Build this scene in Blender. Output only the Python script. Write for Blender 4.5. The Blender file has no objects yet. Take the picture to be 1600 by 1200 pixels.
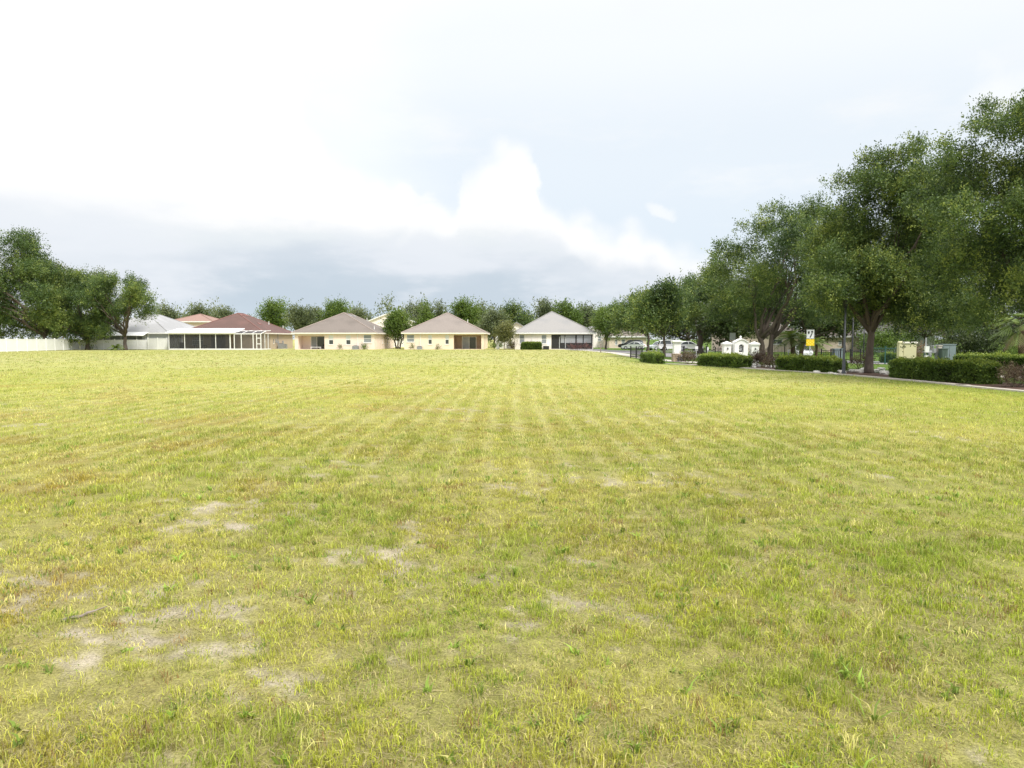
import bpy, math, random
import numpy as np
from mathutils import Vector, Matrix

# ------------------------------------------------------------------ camera, world, sun, exposure
C = bpy.context.scene
COL = C.collection
FPX, HZN, CAMH = 1080.0, 530.0, 1.8
PITCH = math.atan((600 - HZN) / FPX)
cam_d = bpy.data.cameras.new("camera")
cam = bpy.data.objects.new("camera", cam_d)
COL.objects.link(cam)
cam.location = (0, 0, CAMH)
cam.rotation_euler = (math.pi / 2 - PITCH, 0, 0)
cam_d.sensor_width = 36.0
cam_d.lens = 36.0 * FPX / 1600.0
cam_d.clip_start, cam_d.clip_end = 0.05, 6000
C.camera = cam

EXPO = 1.25
C.view_settings.view_transform = 'Standard'
C.view_settings.look = 'None'
C.view_settings.exposure = EXPO
C.view_settings.gamma = 1.0
C.view_settings.use_curve_mapping = False
C.render.film_transparent = False

SUN_TO = Vector((0.40, -0.50, 0.80)).normalized()      # towards the sun
sun_d = bpy.data.lights.new("sun", 'SUN')
sun_d.energy = 1.5
sun_d.angle = math.radians(14)
sun_d.color = (1.0, 0.96, 0.9)
sun = bpy.data.objects.new("sun", sun_d)
COL.objects.link(sun)
sun.location = (0, 0, 60)
sun.rotation_euler = (-SUN_TO).to_track_quat('-Z', 'Y').to_euler()

W = bpy.data.worlds.new("World")
C.world = W
W.use_nodes = True
wn = W.node_tree
wn.nodes.clear()


def build_sky():
    N, L = wn.nodes, wn.links
    SK = 0.1
    g = 1.0 / (SK * 2 ** EXPO)

    def math_(op, a, b=None, clamp=False):
        n = N.new('ShaderNodeMath')
        n.operation = op
        n.use_clamp = clamp
        for i, v in enumerate((a, b)):
            if v is None:
                continue
            if isinstance(v, (int, float)):
                n.inputs[i].default_value = v
            else:
                L.new(v, n.inputs[i])
        return n.outputs[0]

    def ramp(fac, stops, interp='EASE'):
        n = N.new('ShaderNodeValToRGB')
        n.color_ramp.interpolation = interp
        els = n.color_ramp.elements
        while len(els) < len(stops):
            els.new(0.5)
        for e, (p, c) in zip(els, stops):
            e.position = p
            c = c if isinstance(c, tuple) else (c, c, c)
            e.color = (*c, 1)
        L.new(fac, n.inputs[0])
        return n.outputs[0]

    def mix(f, a, b, mode='MIX'):
        n = N.new('ShaderNodeMix')
        n.data_type = 'RGBA'
        n.blend_type = mode
        n.clamp_result = False
        for s, v in ((n.inputs[0], f), (n.inputs[6], a), (n.inputs[7], b)):
            if isinstance(v, (int, float)):
                s.default_value = v
            elif isinstance(v, tuple):
                s.default_value = (*v, 1)
            else:
                L.new(v, s)
        return n.outputs[2]

    def noise(scale, detail, rough, vec, w=0.0):
        n = N.new('ShaderNodeTexNoise')
        n.noise_dimensions = '4D'
        n.inputs['W'].default_value = w
        n.inputs['Scale'].default_value = scale
        n.inputs['Detail'].default_value = detail
        n.inputs['Roughness'].default_value = rough
        L.new(vec, n.inputs['Vector'])
        return n.outputs[0]

    tc = N.new('ShaderNodeTexCoord')
    d = tc.outputs['Generated']
    sep = N.new('ShaderNodeSeparateXYZ')
    L.new(d, sep.inputs[0])
    az = math_('ARCTAN2', sep.outputs[0], sep.outputs[1])
    el = math_('ARCSINE', sep.outputs[2])
    # clouds are wider than tall: squeeze the horizontal
    mp = N.new('ShaderNodeMapping')
    mp.inputs['Scale'].default_value = (1.0, 1.0, 3.2)
    L.new(d, mp.inputs[0])
    flat = mp.outputs[0]
    puff1 = math_('SUBTRACT', noise(11, 7, 0.6, d, 1.3), 0.5)
    puff2 = math_('SUBTRACT', noise(13, 7, 0.62, d, 7.7), 0.5)
    vor = N.new('ShaderNodeTexVoronoi')
    vor.feature = 'SMOOTH_F1'
    vor.inputs['Scale'].default_value = 26
    vor.inputs['Smoothness'].default_value = 0.35
    L.new(d, vor.inputs['Vector'])
    vz = math_('MULTIPLY', math_('SUBTRACT', vor.outputs['Distance'], 0.45), -0.035)
    az2 = math_('ADD', az, math_('MULTIPLY', puff1, 0.07))
    el2 = math_('SUBTRACT', math_('ADD', el, math_('MULTIPLY', puff2, 0.055)), vz)
    # top edge of the cumulus bank as a function of azimuth (towers above the houses)
    px = [(80, -560), (330, -300), (440, 120), (500, 235), (560, 290), (640, 316), (706, 336), (726, 284), (746, 270), (768, 258),
          (794, 247), (824, 248), (838, 272), (848, 328), (890, 345), (935, 372), (1000, 380), (1060, 398),
          (1110, 424), (1180, 452), (1290, 468), (1600, 480)]
    fc = N.new('ShaderNodeFloatCurve')
    cm = fc.mapping
    cv = cm.curves[0]
    pts = []
    for u, v in px:
        a = math.atan((u - 800) / FPX)
        e = math.atan((HZN - v) / FPX * math.cos(a))
        pts.append(((a + 0.8) / 1.6, min(1.0, max(0.0, e))))
    pts = [(0.0, 1.0)] + pts + [(1.0, 0.04)]
    while len(cv.points) < len(pts):
        cv.points.new(0.5, 0.5)
    for p, (x, y) in zip(cv.points, pts):
        p.location = (x, y)
        p.handle_type = 'AUTO_CLAMPED'
    cm.update()
    L.new(math_('DIVIDE', math_('ADD', az2, 0.8), 1.6, True), fc.inputs['Value'])
    dif = math_('SUBTRACT', fc.outputs[0], el2)
    bank = ramp(math_('ADD', math_('MULTIPLY', dif, 9.0), 0.5, True), [(0.24, 0.0), (0.72, 1.0)])
    # grey band of shaded cloud low over the horizon
    wav = math_('SUBTRACT', noise(4.2, 6, 0.55, flat, 3.1), 0.5)
    el3 = math_('ADD', el, math_('MULTIPLY', wav, 0.10))
    el3 = math_('ADD', el3, math_('MULTIPLY', puff1, 0.02))
    g1 = 1.0
    body = ramp(math_('MULTIPLY', el3, 2.0, True),
                [(0.00, (.68 * g1, .77 * g1, .84 * g1)), (0.07, (.60, .70, .79)), (0.14, (.59, .68, .77)),
                 (0.21, (.68, .75, .83)), (0.27, (.83, .88, .92)), (0.34, (1.02, 1.02, 1.02)), (0.6, (1.02, 1.02, 1.02))])
    # the shade thins to the left and right of the houses
    soft = ramp(noise(5.5, 7, 0.55, flat, 5.2), [(0.42, 0.0), (0.62, 0.85)])
    body = mix(soft, body, (.84, .88, .94))
    side = ramp(math_('DIVIDE', math_('ADD', math_('ADD', az, math_('MULTIPLY', wav, 0.25)), 0.8), 1.6, True),
                [(0.02, 0.85), (0.16, 0.7), (0.29, 0.0), (0.50, 0.05), (0.60, 0.45), (0.68, 0.8)])
    body = mix(side, body, (.86, .90, .955))
    # the clear part: Nishita sky behind a bright summer veil
    sky = N.new('ShaderNodeTexSky')
    sky.sky_type = 'NISHITA'
    sky.sun_disc = False
    sky.sun_elevation = math.asin(SUN_TO.z)
    sky.sun_rotation = math.atan2(SUN_TO.x, SUN_TO.y)
    sky.air_density, sky.dust_density, sky.ozone_density = 1.0, 2.0, 1.0
    veil = ramp(math_('MULTIPLY', el, 1.0, True),
                [(0.0, (.82, .88, .94)), (0.12, (.80, .88, .96)), (0.25, (.86, .925, .985)), (0.40, (.99, 1.02, 1.04)),
                 (0.52, (1.10, 1.11, 1.12))])
    wisp = ramp(noise(3.6, 8, 0.62, flat, 9.4), [(0.50, 0.0), (0.72, 0.75)])
    veil = mix(wisp, veil, (.99, 1.0, 1.0))
    milky = ramp(math_('DIVIDE', math_('ADD', math_('ADD', az, math_('MULTIPLY', wav, 0.2)), 0.8), 1.6, True), [(0.20, 1.0), (0.35, 0.50), (0.47, 0.0)])
    veil = mix(milky, veil, (1.13, 1.13, 1.13))

    def scaled(c, k):
        v = N.new('ShaderNodeVectorMath')
        v.operation = 'SCALE'
        L.new(c, v.inputs[0])
        if isinstance(k, (int, float)):
            v.inputs['Scale'].default_value = k
        else:
            L.new(k, v.inputs['Scale'])
        return v.outputs[0]
    clear = mix(0.93, sky.outputs[0], scaled(veil, g))
    # bright bank top
    hi = ramp(math_('MULTIPLY', el3, 2.0, True), [(0.26, 0.0), (0.40, 1.0)])
    rim = ramp(math_('ADD', math_('MULTIPLY', dif, 10.0), math_('MULTIPLY', puff1, 0.5), True), [(0.05, 1.0), (0.55, 0.0)])
    rim = math_('MULTIPLY', rim, ramp(el, [(0.07, 0.0), (0.11, 1.0)]))
    white = mix(math_('MAXIMUM', hi, rim), body, (1.06, 1.06, 1.06))
    col = mix(bank, clear, scaled(white, g))
    # low distant cumulus strip under the clear part
    strip = ramp(math_('MULTIPLY', el3, 4.0, True), [(0.10, 1.0), (0.42, 0.0)])
    strip = math_('MULTIPLY', strip, 0.6)
    col = mix(strip, col, scaled(body, g))
    # small detached clouds
    for (u, v, w, h) in ((1036, 328, 30, 12), (1545, 150, 60, 42), (650, 312, 34, 11)):
        a0 = math.atan((u - 800) / FPX)
        e0 = math.atan((HZN - v) / FPX * math.cos(a0))
        qa = math_('DIVIDE', math_('SUBTRACT', az2, a0 ), w / FPX * math.cos(a0) ** 2)
        qe = math_('DIVIDE', math_('SUBTRACT', el2, e0 ), h / FPX)
        q = math_('ADD', math_('MULTIPLY', qa, qa), math_('MULTIPLY', qe, qe))
        col = mix(ramp(q, [(0.0, 0.62), (1.0, 0.0)]), col, (g * 1.02, g * 1.03, g * 1.03))
    # an overcast dome is brightest overhead
    up = ramp(el, [(0.5, 1.0), (0.98, 1.0)])
    gain = math_('ADD', 1.0, math_('MULTIPLY', ramp(math_('DIVIDE', el, 1.57, True), [(0.38, 0.0), (0.75, 1.0)]), 1.6))
    col = scaled(col, gain)
    bg = N.new('ShaderNodeBackground')
    bg.inputs['Strength'].default_value = SK
    L.new(col, bg.inputs[0])
    out = N.new('ShaderNodeOutputWorld')
    L.new(bg.outputs[0], out.inputs[0])


build_sky()

# ------------------------------------------------------------------ projection helpers (photograph pixels, 1600 x 1200)
CP, SP = math.cos(PITCH), math.sin(PITCH)


def ray(u, v):
    rx, ry = (u - 800) / FPX, (600 - v) / FPX
    return Vector((rx, CP + ry * SP, -SP + ry * CP))


def G(u, v):
    d = ray(u, v)
    t = CAMH / -d.z
    return Vector((d.x * t, d.y * t, 0))


def AT(u, v, Y):
    d = ray(u, v)
    t = Y / d.y
    return Vector((d.x * t, Y, CAMH + d.z * t))


def XA(u, Y):
    return AT(u, 535, Y).x


def ZA(v, Y):
    return AT(800, v, Y).z


# ------------------------------------------------------------------ object helpers
def tag(o, label=None, cat=None, group=None, kind=None):
    if label:
        o['label'] = label
    if cat:
        o['category'] = cat
    if group:
        o['group'] = group
    if kind:
        o['kind'] = kind
    return o


def thing(name, label, cat, loc=(0, 0, 0), rz=0.0, group=None):
    o = bpy.data.objects.new(name, None)
    o.empty_display_size = 0.3
    COL.objects.link(o)
    o.location = loc
    o.rotation_euler = (0, 0, rz)
    return tag(o, label, cat, group)


def dup(root, loc, rz, label, scale=1.0, group=None):
    r = root.copy()
    COL.objects.link(r)
    r.location = loc
    r.rotation_euler = (0, 0, rz)
    r.scale = scale if isinstance(scale, tuple) else (scale,) * 3
    r['label'] = label
    if group:
        r['group'] = group
    for ch in list(root.children):
        c = ch.copy()
        COL.objects.link(c)
        c.parent = r
        for gch in list(ch.children):
            e = gch.copy()
            COL.objects.link(e)
            e.parent = c
    return r


def ident(u, d, z):
    return (u, d, z)


class MB:
    def __init__(s):
        s.v, s.f, s.mi, s.cur = [], [], [], 0

    def add(s, vs, fs):
        b = len(s.v)
        s.v += [tuple(p) for p in vs]
        for f in fs:
            s.f.append(tuple(i + b for i in f))
            s.mi.append(s.cur)
        return s

    def quad(s, a, b, c, d):
        return s.add([a, b, c, d], [(0, 1, 2, 3)])

    def box(s, x0, x1, y0, y1, z0, z1, F=ident):
        if x0 > x1: x0, x1 = x1, x0
        if y0 > y1: y0, y1 = y1, y0
        vs = [F(x, y, z) for z in (z0, z1) for y in (y0, y1) for x in (x0, x1)]
        return s.add(vs, [(0, 2, 3, 1), (4, 5, 7, 6), (0, 1, 5, 4), (2, 6, 7, 3), (0, 4, 6, 2), (1, 3, 7, 5)])

    def prism(s, poly, d0, d1, F=ident):
        """poly in (x,z), extruded along y"""
        n = len(poly)
        vs = [F(x, d0, z) for x, z in poly] + [F(x, d1, z) for x, z in poly]
        fs = [tuple(range(n)), tuple(range(2 * n - 1, n - 1, -1))]
        fs += [(i, n + i, n + (i + 1) % n, (i + 1) % n) for i in range(n)]
        return s.add(vs, fs)

    def slab(s, poly, z0, z1):
        n = len(poly)
        vs = [(x, y, z0) for x, y in poly] + [(x, y, z1) for x, y in poly]
        fs = [tuple(range(n - 1, -1, -1)), tuple(range(n, 2 * n))]
        fs += [(i, (i + 1) % n, n + (i + 1) % n, n + i) for i in range(n)]
        return s.add(vs, fs)

    def tube(s, pts, radii, n=8, cap=True):
        pts = [Vector(p) for p in pts]
        if not isinstance(radii, (list, tuple)):
            radii = [radii] * len(pts)
        vs, fs = [], []
        ref = Vector((0.31, 0.77, 0.12))
        for i, p in enumerate(pts):
            t = (pts[min(i + 1, len(pts) - 1)] - pts[max(i - 1, 0)]).normalized()
            a = t.cross(ref)
            if a.length < 1e-3:
                a = t.cross(Vector((1, 0, 0)))
            a.normalize()
            b = t.cross(a)
            for k in range(n):
                w = 2 * math.pi * k / n
                vs.append(p + (a * math.cos(w) + b * math.sin(w)) * radii[i])
        for i in range(len(pts) - 1):
            for k in range(n):
                fs.append((i * n + k, i * n + (k + 1) % n, (i + 1) * n + (k + 1) % n, (i + 1) * n + k))
        if cap:
            fs.append(tuple(range(n - 1, -1, -1)))
            m = (len(pts) - 1) * n
            fs.append(tuple(range(m, m + n)))
        return s.add(vs, fs)

    def cyl(s, c, axis, r, h, n=16):
        c, axis = Vector(c), Vector(axis).normalized()
        return s.tube([c, c + axis * h], r, n)

    def lathe(s, prof, c=(0, 0, 0), n=16):
        vs, fs = [], []
        for r, z in prof:
            for k in range(n):
                w = 2 * math.pi * k / n
                vs.append((c[0] + r * math.cos(w), c[1] + r * math.sin(w), c[2] + z))
        for i in range(len(prof) - 1):
            for k in range(n):
                fs.append((i * n + k, i * n + (k + 1) % n, (i + 1) * n + (k + 1) % n, (i + 1) * n + k))
        fs.append(tuple(range(n - 1, -1, -1)))
        m = (len(prof) - 1) * n
        fs.append(tuple(range(m, m + n)))
        return s.add(vs, fs)

    def build(s, name, mats, parent=None, rel=None, smooth=False):
        me = bpy.data.meshes.new(name)
        vs = s.v
        if rel is not None:
            vs = [(x - rel[0], y - rel[1], z - rel[2]) for x, y, z in vs]
        me.from_pydata(vs, [], s.f)
        if not isinstance(mats, (list, tuple)):
            mats = [mats]
        for m in mats:
            me.materials.append(m)
        if len(mats) > 1:
            me.polygons.foreach_set('material_index', s.mi)
        if smooth:
            me.polygons.foreach_set('use_smooth', [True] * len(s.f))
        me.update()
        o = bpy.data.objects.new(name, me)
        COL.objects.link(o)
        if parent is not None:
            o.parent = parent
        return o


def npmesh(name, verts, faces, mat, parent=None, attrs=None):
    me = bpy.data.meshes.new(name)
    n, k = faces.shape
    me.vertices.add(len(verts))
    me.vertices.foreach_set('co', np.ascontiguousarray(verts, dtype=np.float32).ravel())
    me.loops.add(n * k)
    me.loops.foreach_set('vertex_index', np.ascontiguousarray(faces, dtype=np.int32).ravel())
    me.polygons.add(n)
    me.polygons.foreach_set('loop_start', np.arange(n, dtype=np.int32) * k)
    me.polygons.foreach_set('loop_total', np.full(n, k, dtype=np.int32))
    for an, (typ, dat) in (attrs or {}).items():
        if typ == 'COL':
            a = me.color_attributes.new(an, 'FLOAT_COLOR', 'POINT')
            full = np.ones((len(verts), 4), np.float32)
            full[:, :3] = dat
            a.data.foreach_set('color', full.ravel())
        else:
            a = me.attributes.new(an, 'FLOAT', 'POINT')
            a.data.foreach_set('value', dat.astype(np.float32))
    me.materials.append(mat)
    me.update(calc_edges=True)
    me.validate()
    o = bpy.data.objects.new(name, me)
    COL.objects.link(o)
    if parent is not None:
        o.parent = parent
    return o


# ------------------------------------------------------------------ materials
def new_mat(name):
    m = bpy.data.materials.new(name)
    m.use_nodes = True
    nt = m.node_tree
    b = nt.nodes['Principled BSDF']
    return m, nt, b


def M(name, col, rough=0.75, var=0.12, scale=3.0, bump=0.0, spec=0.3, metal=0.0, stretch=None, stain=None):
    m, nt, b = new_mat(name)
    N, L = nt.nodes, nt.links
    b.inputs['Roughness'].default_value = rough
    b.inputs['Specular IOR Level'].default_value = spec
    b.inputs['Metallic'].default_value = metal
    tc = N.new('ShaderNodeTexCoord')
    vec = tc.outputs['Object']
    if stretch:
        mp = N.new('ShaderNodeMapping')
        mp.inputs['Scale'].default_value = stretch
        L.new(vec, mp.inputs[0])
        vec = mp.outputs[0]
    nz = N.new('ShaderNodeTexNoise')
    nz.inputs['Scale'].default_value = scale
    nz.inputs['Detail'].default_value = 8
    nz.inputs['Roughness'].default_value = 0.65
    L.new(vec, nz.inputs['Vector'])
    rp = N.new('ShaderNodeValToRGB')
    rp.color_ramp.elements[0].position = 0.3
    rp.color_ramp.elements[1].position = 0.7
    rp.color_ramp.elements[0].color = (*[c * (1 - var) for c in col], 1)
    rp.color_ramp.elements[1].color = (*[min(1, c * (1 + var)) for c in col], 1)
    L.new(nz.outputs[0], rp.inputs[0])
    out = rp.outputs[0]
    if stain:
        n2 = N.new('ShaderNodeTexNoise')
        n2.inputs['Scale'].default_value = stain[1]
        n2.inputs['Detail'].default_value = 5
        L.new(tc.outputs['Object'], n2.inputs['Vector'])
        r2 = N.new('ShaderNodeValToRGB')
        r2.color_ramp.elements[0].position = 0.45
        r2.color_ramp.elements[1].position = 0.75
        L.new(n2.outputs[0], r2.inputs[0])
        mx = N.new('ShaderNodeMix')
        mx.data_type = 'RGBA'
        L.new(r2.outputs[0], mx.inputs[0])
        L.new(out, mx.inputs[6])
        mx.inputs[7].default_value = (*stain[0], 1)
        out = mx.outputs[2]
    L.new(out, b.inputs['Base Color'])
    if bump:
        bp = N.new('ShaderNodeBump')
        bp.inputs['Strength'].default_value = bump
        bp.inputs['Distance'].default_value = 0.02
        L.new(nz.outputs[0], bp.inputs['Height'])
        L.new(bp.outputs[0], b.inputs['Normal'])
    return m


def leaf_mat(name, dark, mid, light, trans=0.3):
    m, nt, b = new_mat(name)
    N, L = nt.nodes, nt.links
    at = N.new('ShaderNodeAttribute')
    at.attribute_name = 'tint'
    rp = N.new('ShaderNodeValToRGB')
    e = rp.color_ramp.elements
    e.new(0.5)
    for x, (p, c) in zip(e, ((0.0, dark), (0.5, mid), (1.0, light))):
        x.position = p
        x.color = (*c, 1)
    L.new(at.outputs['Fac'], rp.inputs[0])
    L.new(rp.outputs[0], b.inputs['Base Color'])
    b.inputs['Roughness'].default_value = 0.45
    b.inputs['Specular IOR Level'].default_value = 0.35
    tr = N.new('ShaderNodeBsdfTranslucent')
    hs = N.new('ShaderNodeHueSaturation')
    hs.inputs['Value'].default_value = 1.3
    hs.inputs['Hue'].default_value = 0.485
    L.new(rp.outputs[0], hs.inputs['Color'])
    L.new(hs.outputs[0], tr.inputs[0])
    mx = N.new('ShaderNodeMixShader')
    mx.inputs[0].default_value = trans
    L.new(b.outputs[0], mx.inputs[1])
    L.new(tr.outputs[0], mx.inputs[2])
    L.new(mx.outputs[0], N['Material Output'].inputs[0])
    return m


def vcol_mat(name, rough=0.8, trans=0.0, fine=None):
    m, nt, b = new_mat(name)
    N, L = nt.nodes, nt.links
    at = N.new('ShaderNodeAttribute')
    at.attribute_name = 'Col'
    c = at.outputs['Color']
    b.inputs['Roughness'].default_value = rough
    b.inputs['Specular IOR Level'].default_value = 0.15
    if fine:
        fine(nt, c, b)
    else:
        L.new(c, b.inputs['Base Color'])
    if trans:
        tr = N.new('ShaderNodeBsdfTranslucent')
        L.new(c, tr.inputs[0])
        mx = N.new('ShaderNodeMixShader')
        mx.inputs[0].default_value = trans
        L.new(b.outputs[0], mx.inputs[1])
        L.new(tr.outputs[0], mx.inputs[2])
        L.new(mx.outputs[0], N['Material Output'].inputs[0])
    return m


def screen_mat(name, col, alpha):
    m, nt, b = new_mat(name)
    N, L = nt.nodes, nt.links
    b.inputs['Base Color'].default_value = (*col, 1)
    b.inputs['Roughness'].default_value = 0.6
    tr = N.new('ShaderNodeBsdfTransparent')
    mx = N.new('ShaderNodeMixShader')
    mx.inputs[0].default_value = alpha
    L.new(tr.outputs[0], mx.inputs[1])
    L.new(b.outputs[0], mx.inputs[2])
    L.new(mx.outputs[0], N['Material Output'].inputs[0])
    return m


MT = dict(
    white=M('white_paint', (.80, .80, .78), .55, .05, 2.0),
    vinyl=M('white_vinyl', (.86, .86, .85), .45, .04, 1.0),
    vinyl_wall=M('grey_white_siding', (.56, .58, .58), .6, .06, 1.0),
    cream=M('cream_stucco', (.84, .70, .62), .9, .06, 1.5, .2),
    yellow=M('pale_yellow_stucco', (.84, .71, .56), .9, .06, 1.5, .2),
    ivory=M('ivory_stucco', (.87, .81, .76), .9, .06, 1.5, .2),
    tan=M('tan_stucco', (.50, .41, .31), .9, .07, 1.5, .2),
    peach=M('peach_stucco', (.70, .59, .49), .9, .06, 1.5, .2),
    brown_wall=M('brown_stucco', (.35, .26, .20), .9, .08, 1.5, .2),
    maroon=M('maroon_shingle', (.118, .072, .062), .9, .16, 6.0, .3, stretch=(1, 1, 3), stain=((.155, .088, .076), .35)),
    taupe=M('taupe_shingle', (.185, .158, .138), .9, .14, 6.0, .3, stretch=(1, 1, 3), stain=((.14, .12, .104), .35)),
    beige=M('beige_shingle', (.235, .203, .180), .9, .14, 6.0, .3, stretch=(1, 1, 3), stain=((.19, .165, .148), .35)),
    grey_roof=M('grey_shingle', (.275, .265, .255), .9, .10, 6.0, .3, stretch=(1, 1, 3), stain=((.23, .23, .23), .35)),
    pale_roof=M('pale_grey_shingle', (.30, .30, .30), .8, .10, 4.0, .3, stain=((.38, .38, .385), .3)),
    terracotta=M('terracotta_tile', (.28, .18, .148), .9, .15, 5.0, .3),
    cap=M('ridge_cap', (.33, .27, .24), .9, .1, 3.0),
    capm=M('maroon_ridge_cap', (.23, .12, .105), .9, .1, 3.0),
    trim=M('cream_trim', (.78, .74, .66), .7, .05, 2.0),
    soffit=M('grey_soffit', (.36, .33, .29), .8, .05, 2.0),
    glass=M('window_glass', (.055, .065, .07), .08, .2, .6, 0, .6),
    glass_pale=M('curtained_glass', (.26, .28, .30), .15, .2, .8, 0, .5),
    blind=M('white_blind', (.72, .73, .74), .6, .04, 2.0),
    shade=M('grey_roller_shade', (.34, .35, .37), .7, .06, 2.0),
    dark=M('dark_bronze', (.035, .036, .038), .5, .1, 3.0),
    black=M('black_metal', (.022, .023, .026), .45, .1, 3.0),
    post_grey=M('weathered_black_post', (.075, .082, .095), .5, .15, 4.0),
    grey=M('grey_metal', (.30, .31, .32), .5, .08, 3.0, 0, .4),
    light_grey=M('light_grey_metal', (.50, .51, .53), .45, .06, 3.0, 0, .4),
    conc=M('concrete', (.50, .46, .40), .9, .12, 2.0, .3, stain=((.40, .36, .31), .8)),
    asphalt=M('worn_asphalt', (.20, .19, .195), .9, .12, 2.5, .3, stain=((.26, .25, .25), .25)),
    mulch=M('mulch', (.085, .05, .036), .95, .5, 9.0, .8, stain=((.15, .10, .075), 3.0)),
    bark=M('bark', (.105, .084, .070), .95, .35, 5.0, .9, stretch=(1, 1, .25)),
    bark_pale=M('pale_bark', (.40, .34, .28), .9, .2, 5.0, .5, stretch=(1, 1, .3)),
    palm_bark=M('palm_bark', (.11, .075, .05), .95, .4, 7.0, .9, stretch=(1, 1, 2.5)),
    stone=M('stacked_stone', (.38, .30, .22), .9, .35, 5.0, .8, stretch=(1, 1, 2.2)),
    white_stone=M('white_stone', (.60, .58, .54), .9, .12, 4.0, .4),
    green_box=M('green_cabinet', (.085, .12, .10), .5, .1, 3.0),
    blue_box=M('grey_green_cabinet', (.20, .25, .26), .5, .1, 2.0),
    teal=M('teal_pipe', (.05, .13, .12), .5, .15, 3.0),
    cream_box=M('pale_yellow_wall', (.60, .56, .36), .85, .08, 2.0, .2),
    sign_white=M('sign_white', (.82, .82, .82), .4, .02, 2.0),
    sign_yellow=M('sign_yellow', (.85, .58, .02), .4, .06, 3.0),
    reflector=M('yellow_reflector', (.95, .78, .12), .2, .05, 3.0),
    paint_white=M('white_car_paint', (.78, .79, .80), .25, .02, 1.0, 0, .6),
    paint_silver=M('silver_car_paint', (.50, .53, .56), .3, .03, 1.0, 0, .6),
    paint_black=M('black_car_paint', (.02, .02, .024), .25, .1, 1.0, 0, .6),
    tyre=M('tyre_rubber', (.02, .02, .02), .8, .2, 5.0),
    lamp_red=M('tail_lamp', (.35, .02, .02), .2, .05, 3.0),
    lamp_clear=M('headlamp_glass', (.6, .62, .64), .15, .05, 3.0),
    wood=M('grey_wood', (.24, .20, .17), .9, .3, 6.0, .6),
)
MT['screen'] = screen_mat('insect_screen', (.035, .036, .038), .70)
MT['screen_thin'] = screen_mat('thin_insect_screen', (.10, .10, .10), .35)
MT['oak'] = leaf_mat('oak_leaves', (.036, .068, .022), (.098, .160, .042), (.27, .325, .075))
MT['oak_far'] = leaf_mat('hazed_oak_leaves', (.080, .108, .052), (.135, .170, .075), (.21, .24, .10))  # paler, greyer leaf colours: distance haze put into the colour
MT['bright'] = leaf_mat('bright_leaves', (.065, .115, .022), (.115, .185, .032), (.19, .26, .05))
MT['olive'] = leaf_mat('olive_leaves', (.09, .105, .035), (.16, .175, .055), (.25, .25, .09))
MT['wood_dark'] = leaf_mat('shade_dark_leaves', (.024, .040, .014), (.048, .072, .022), (.11, .135, .038))  # darker copy of the oak leaves: canopy shade put into the colour
MT['hedge'] = leaf_mat('hedge_leaves', (.050, .092, .018), (.115, .185, .032), (.29, .36, .06), .25)
MT['red_leaf'] = leaf_mat('reddish_leaves', (.060, .038, .026), (.120, .085, .055), (.19, .16, .085), .2)
MT['pink'] = leaf_mat('dusky_pink_leaves', (.13, .06, .055), (.24, .115, .10), (.33, .20, .16), .2)
MT['palm'] = leaf_mat('palm_leaves', (.055, .095, .018), (.12, .18, .03), (.22, .28, .06), .3)
MT['dead'] = leaf_mat('dead_fronds', (.16, .11, .06), (.26, .18, .10), (.34, .25, .15), .2)
MT['hedge_core'] = M('hedge_dark_core', (.018, .022, .010), .95, .3, 8.0)


# ------------------------------------------------------------------ numpy noise
def _hash(ix, iy, seed):
    h = (ix.astype(np.int64) * 374761393 + iy.astype(np.int64) * 668265263 + seed * 1274126177) & 0xFFFFFFFF
    h = ((h ^ (h >> 13)) * 1274126177) & 0xFFFFFFFF
    h = h ^ (h >> 16)
    return (h & 0xFFFFFF) / float(0xFFFFFF)


def vnoise(x, y, seed):
    ix, iy = np.floor(x), np.floor(y)
    fx, fy = x - ix, y - iy
    fx = fx * fx * (3 - 2 * fx)
    fy = fy * fy * (3 - 2 * fy)
    a = _hash(ix, iy, seed)
    b = _hash(ix + 1, iy, seed)
    c = _hash(ix, iy + 1, seed)
    d = _hash(ix + 1, iy + 1, seed)
    return (a * (1 - fx) + b * fx) * (1 - fy) + (c * (1 - fx) + d * fx) * fy


def fbm(x, y, seed, octs=4, gain=0.5):
    s, amp, tot = 0, 1.0, 0
    for o in range(octs):
        s = s + amp * vnoise(x * 2 ** o + 17.3 * o, y * 2 ** o - 9.1 * o, seed + o)
        tot += amp
        amp *= gain
    return s / tot


def sstep(a, b, x):
    t = np.clip((x - a) / (b - a), 0, 1)
    return t * t * (3 - 2 * t)


# the field's right-hand border (mow strip line), x as a function of y
BORDER = [(20.4, -30), (20.4, 0)] + [tuple(G(u, v)[:2]) for u, v in
          ((1600, 613), (1500, 603), (1400, 593.5), (1320, 586.5), (1240, 581), (1173, 576.5), (1085, 571), (1040, 569), (1003, 565.5))]
BORDER += [(G(992, 561).x, G(992, 561).y), (G(985, 556).x, G(985, 556).y), (G(962, 551.5).x, 92.0), (G(938, 548).x, 108), (11, 125), (10, 140), (10, 400)]
_by = np.array([b[1] for b in BORDER])
_bx = np.array([b[0] for b in BORDER])


def border_x(y):
    return np.interp(y, _by, _bx)


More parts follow.
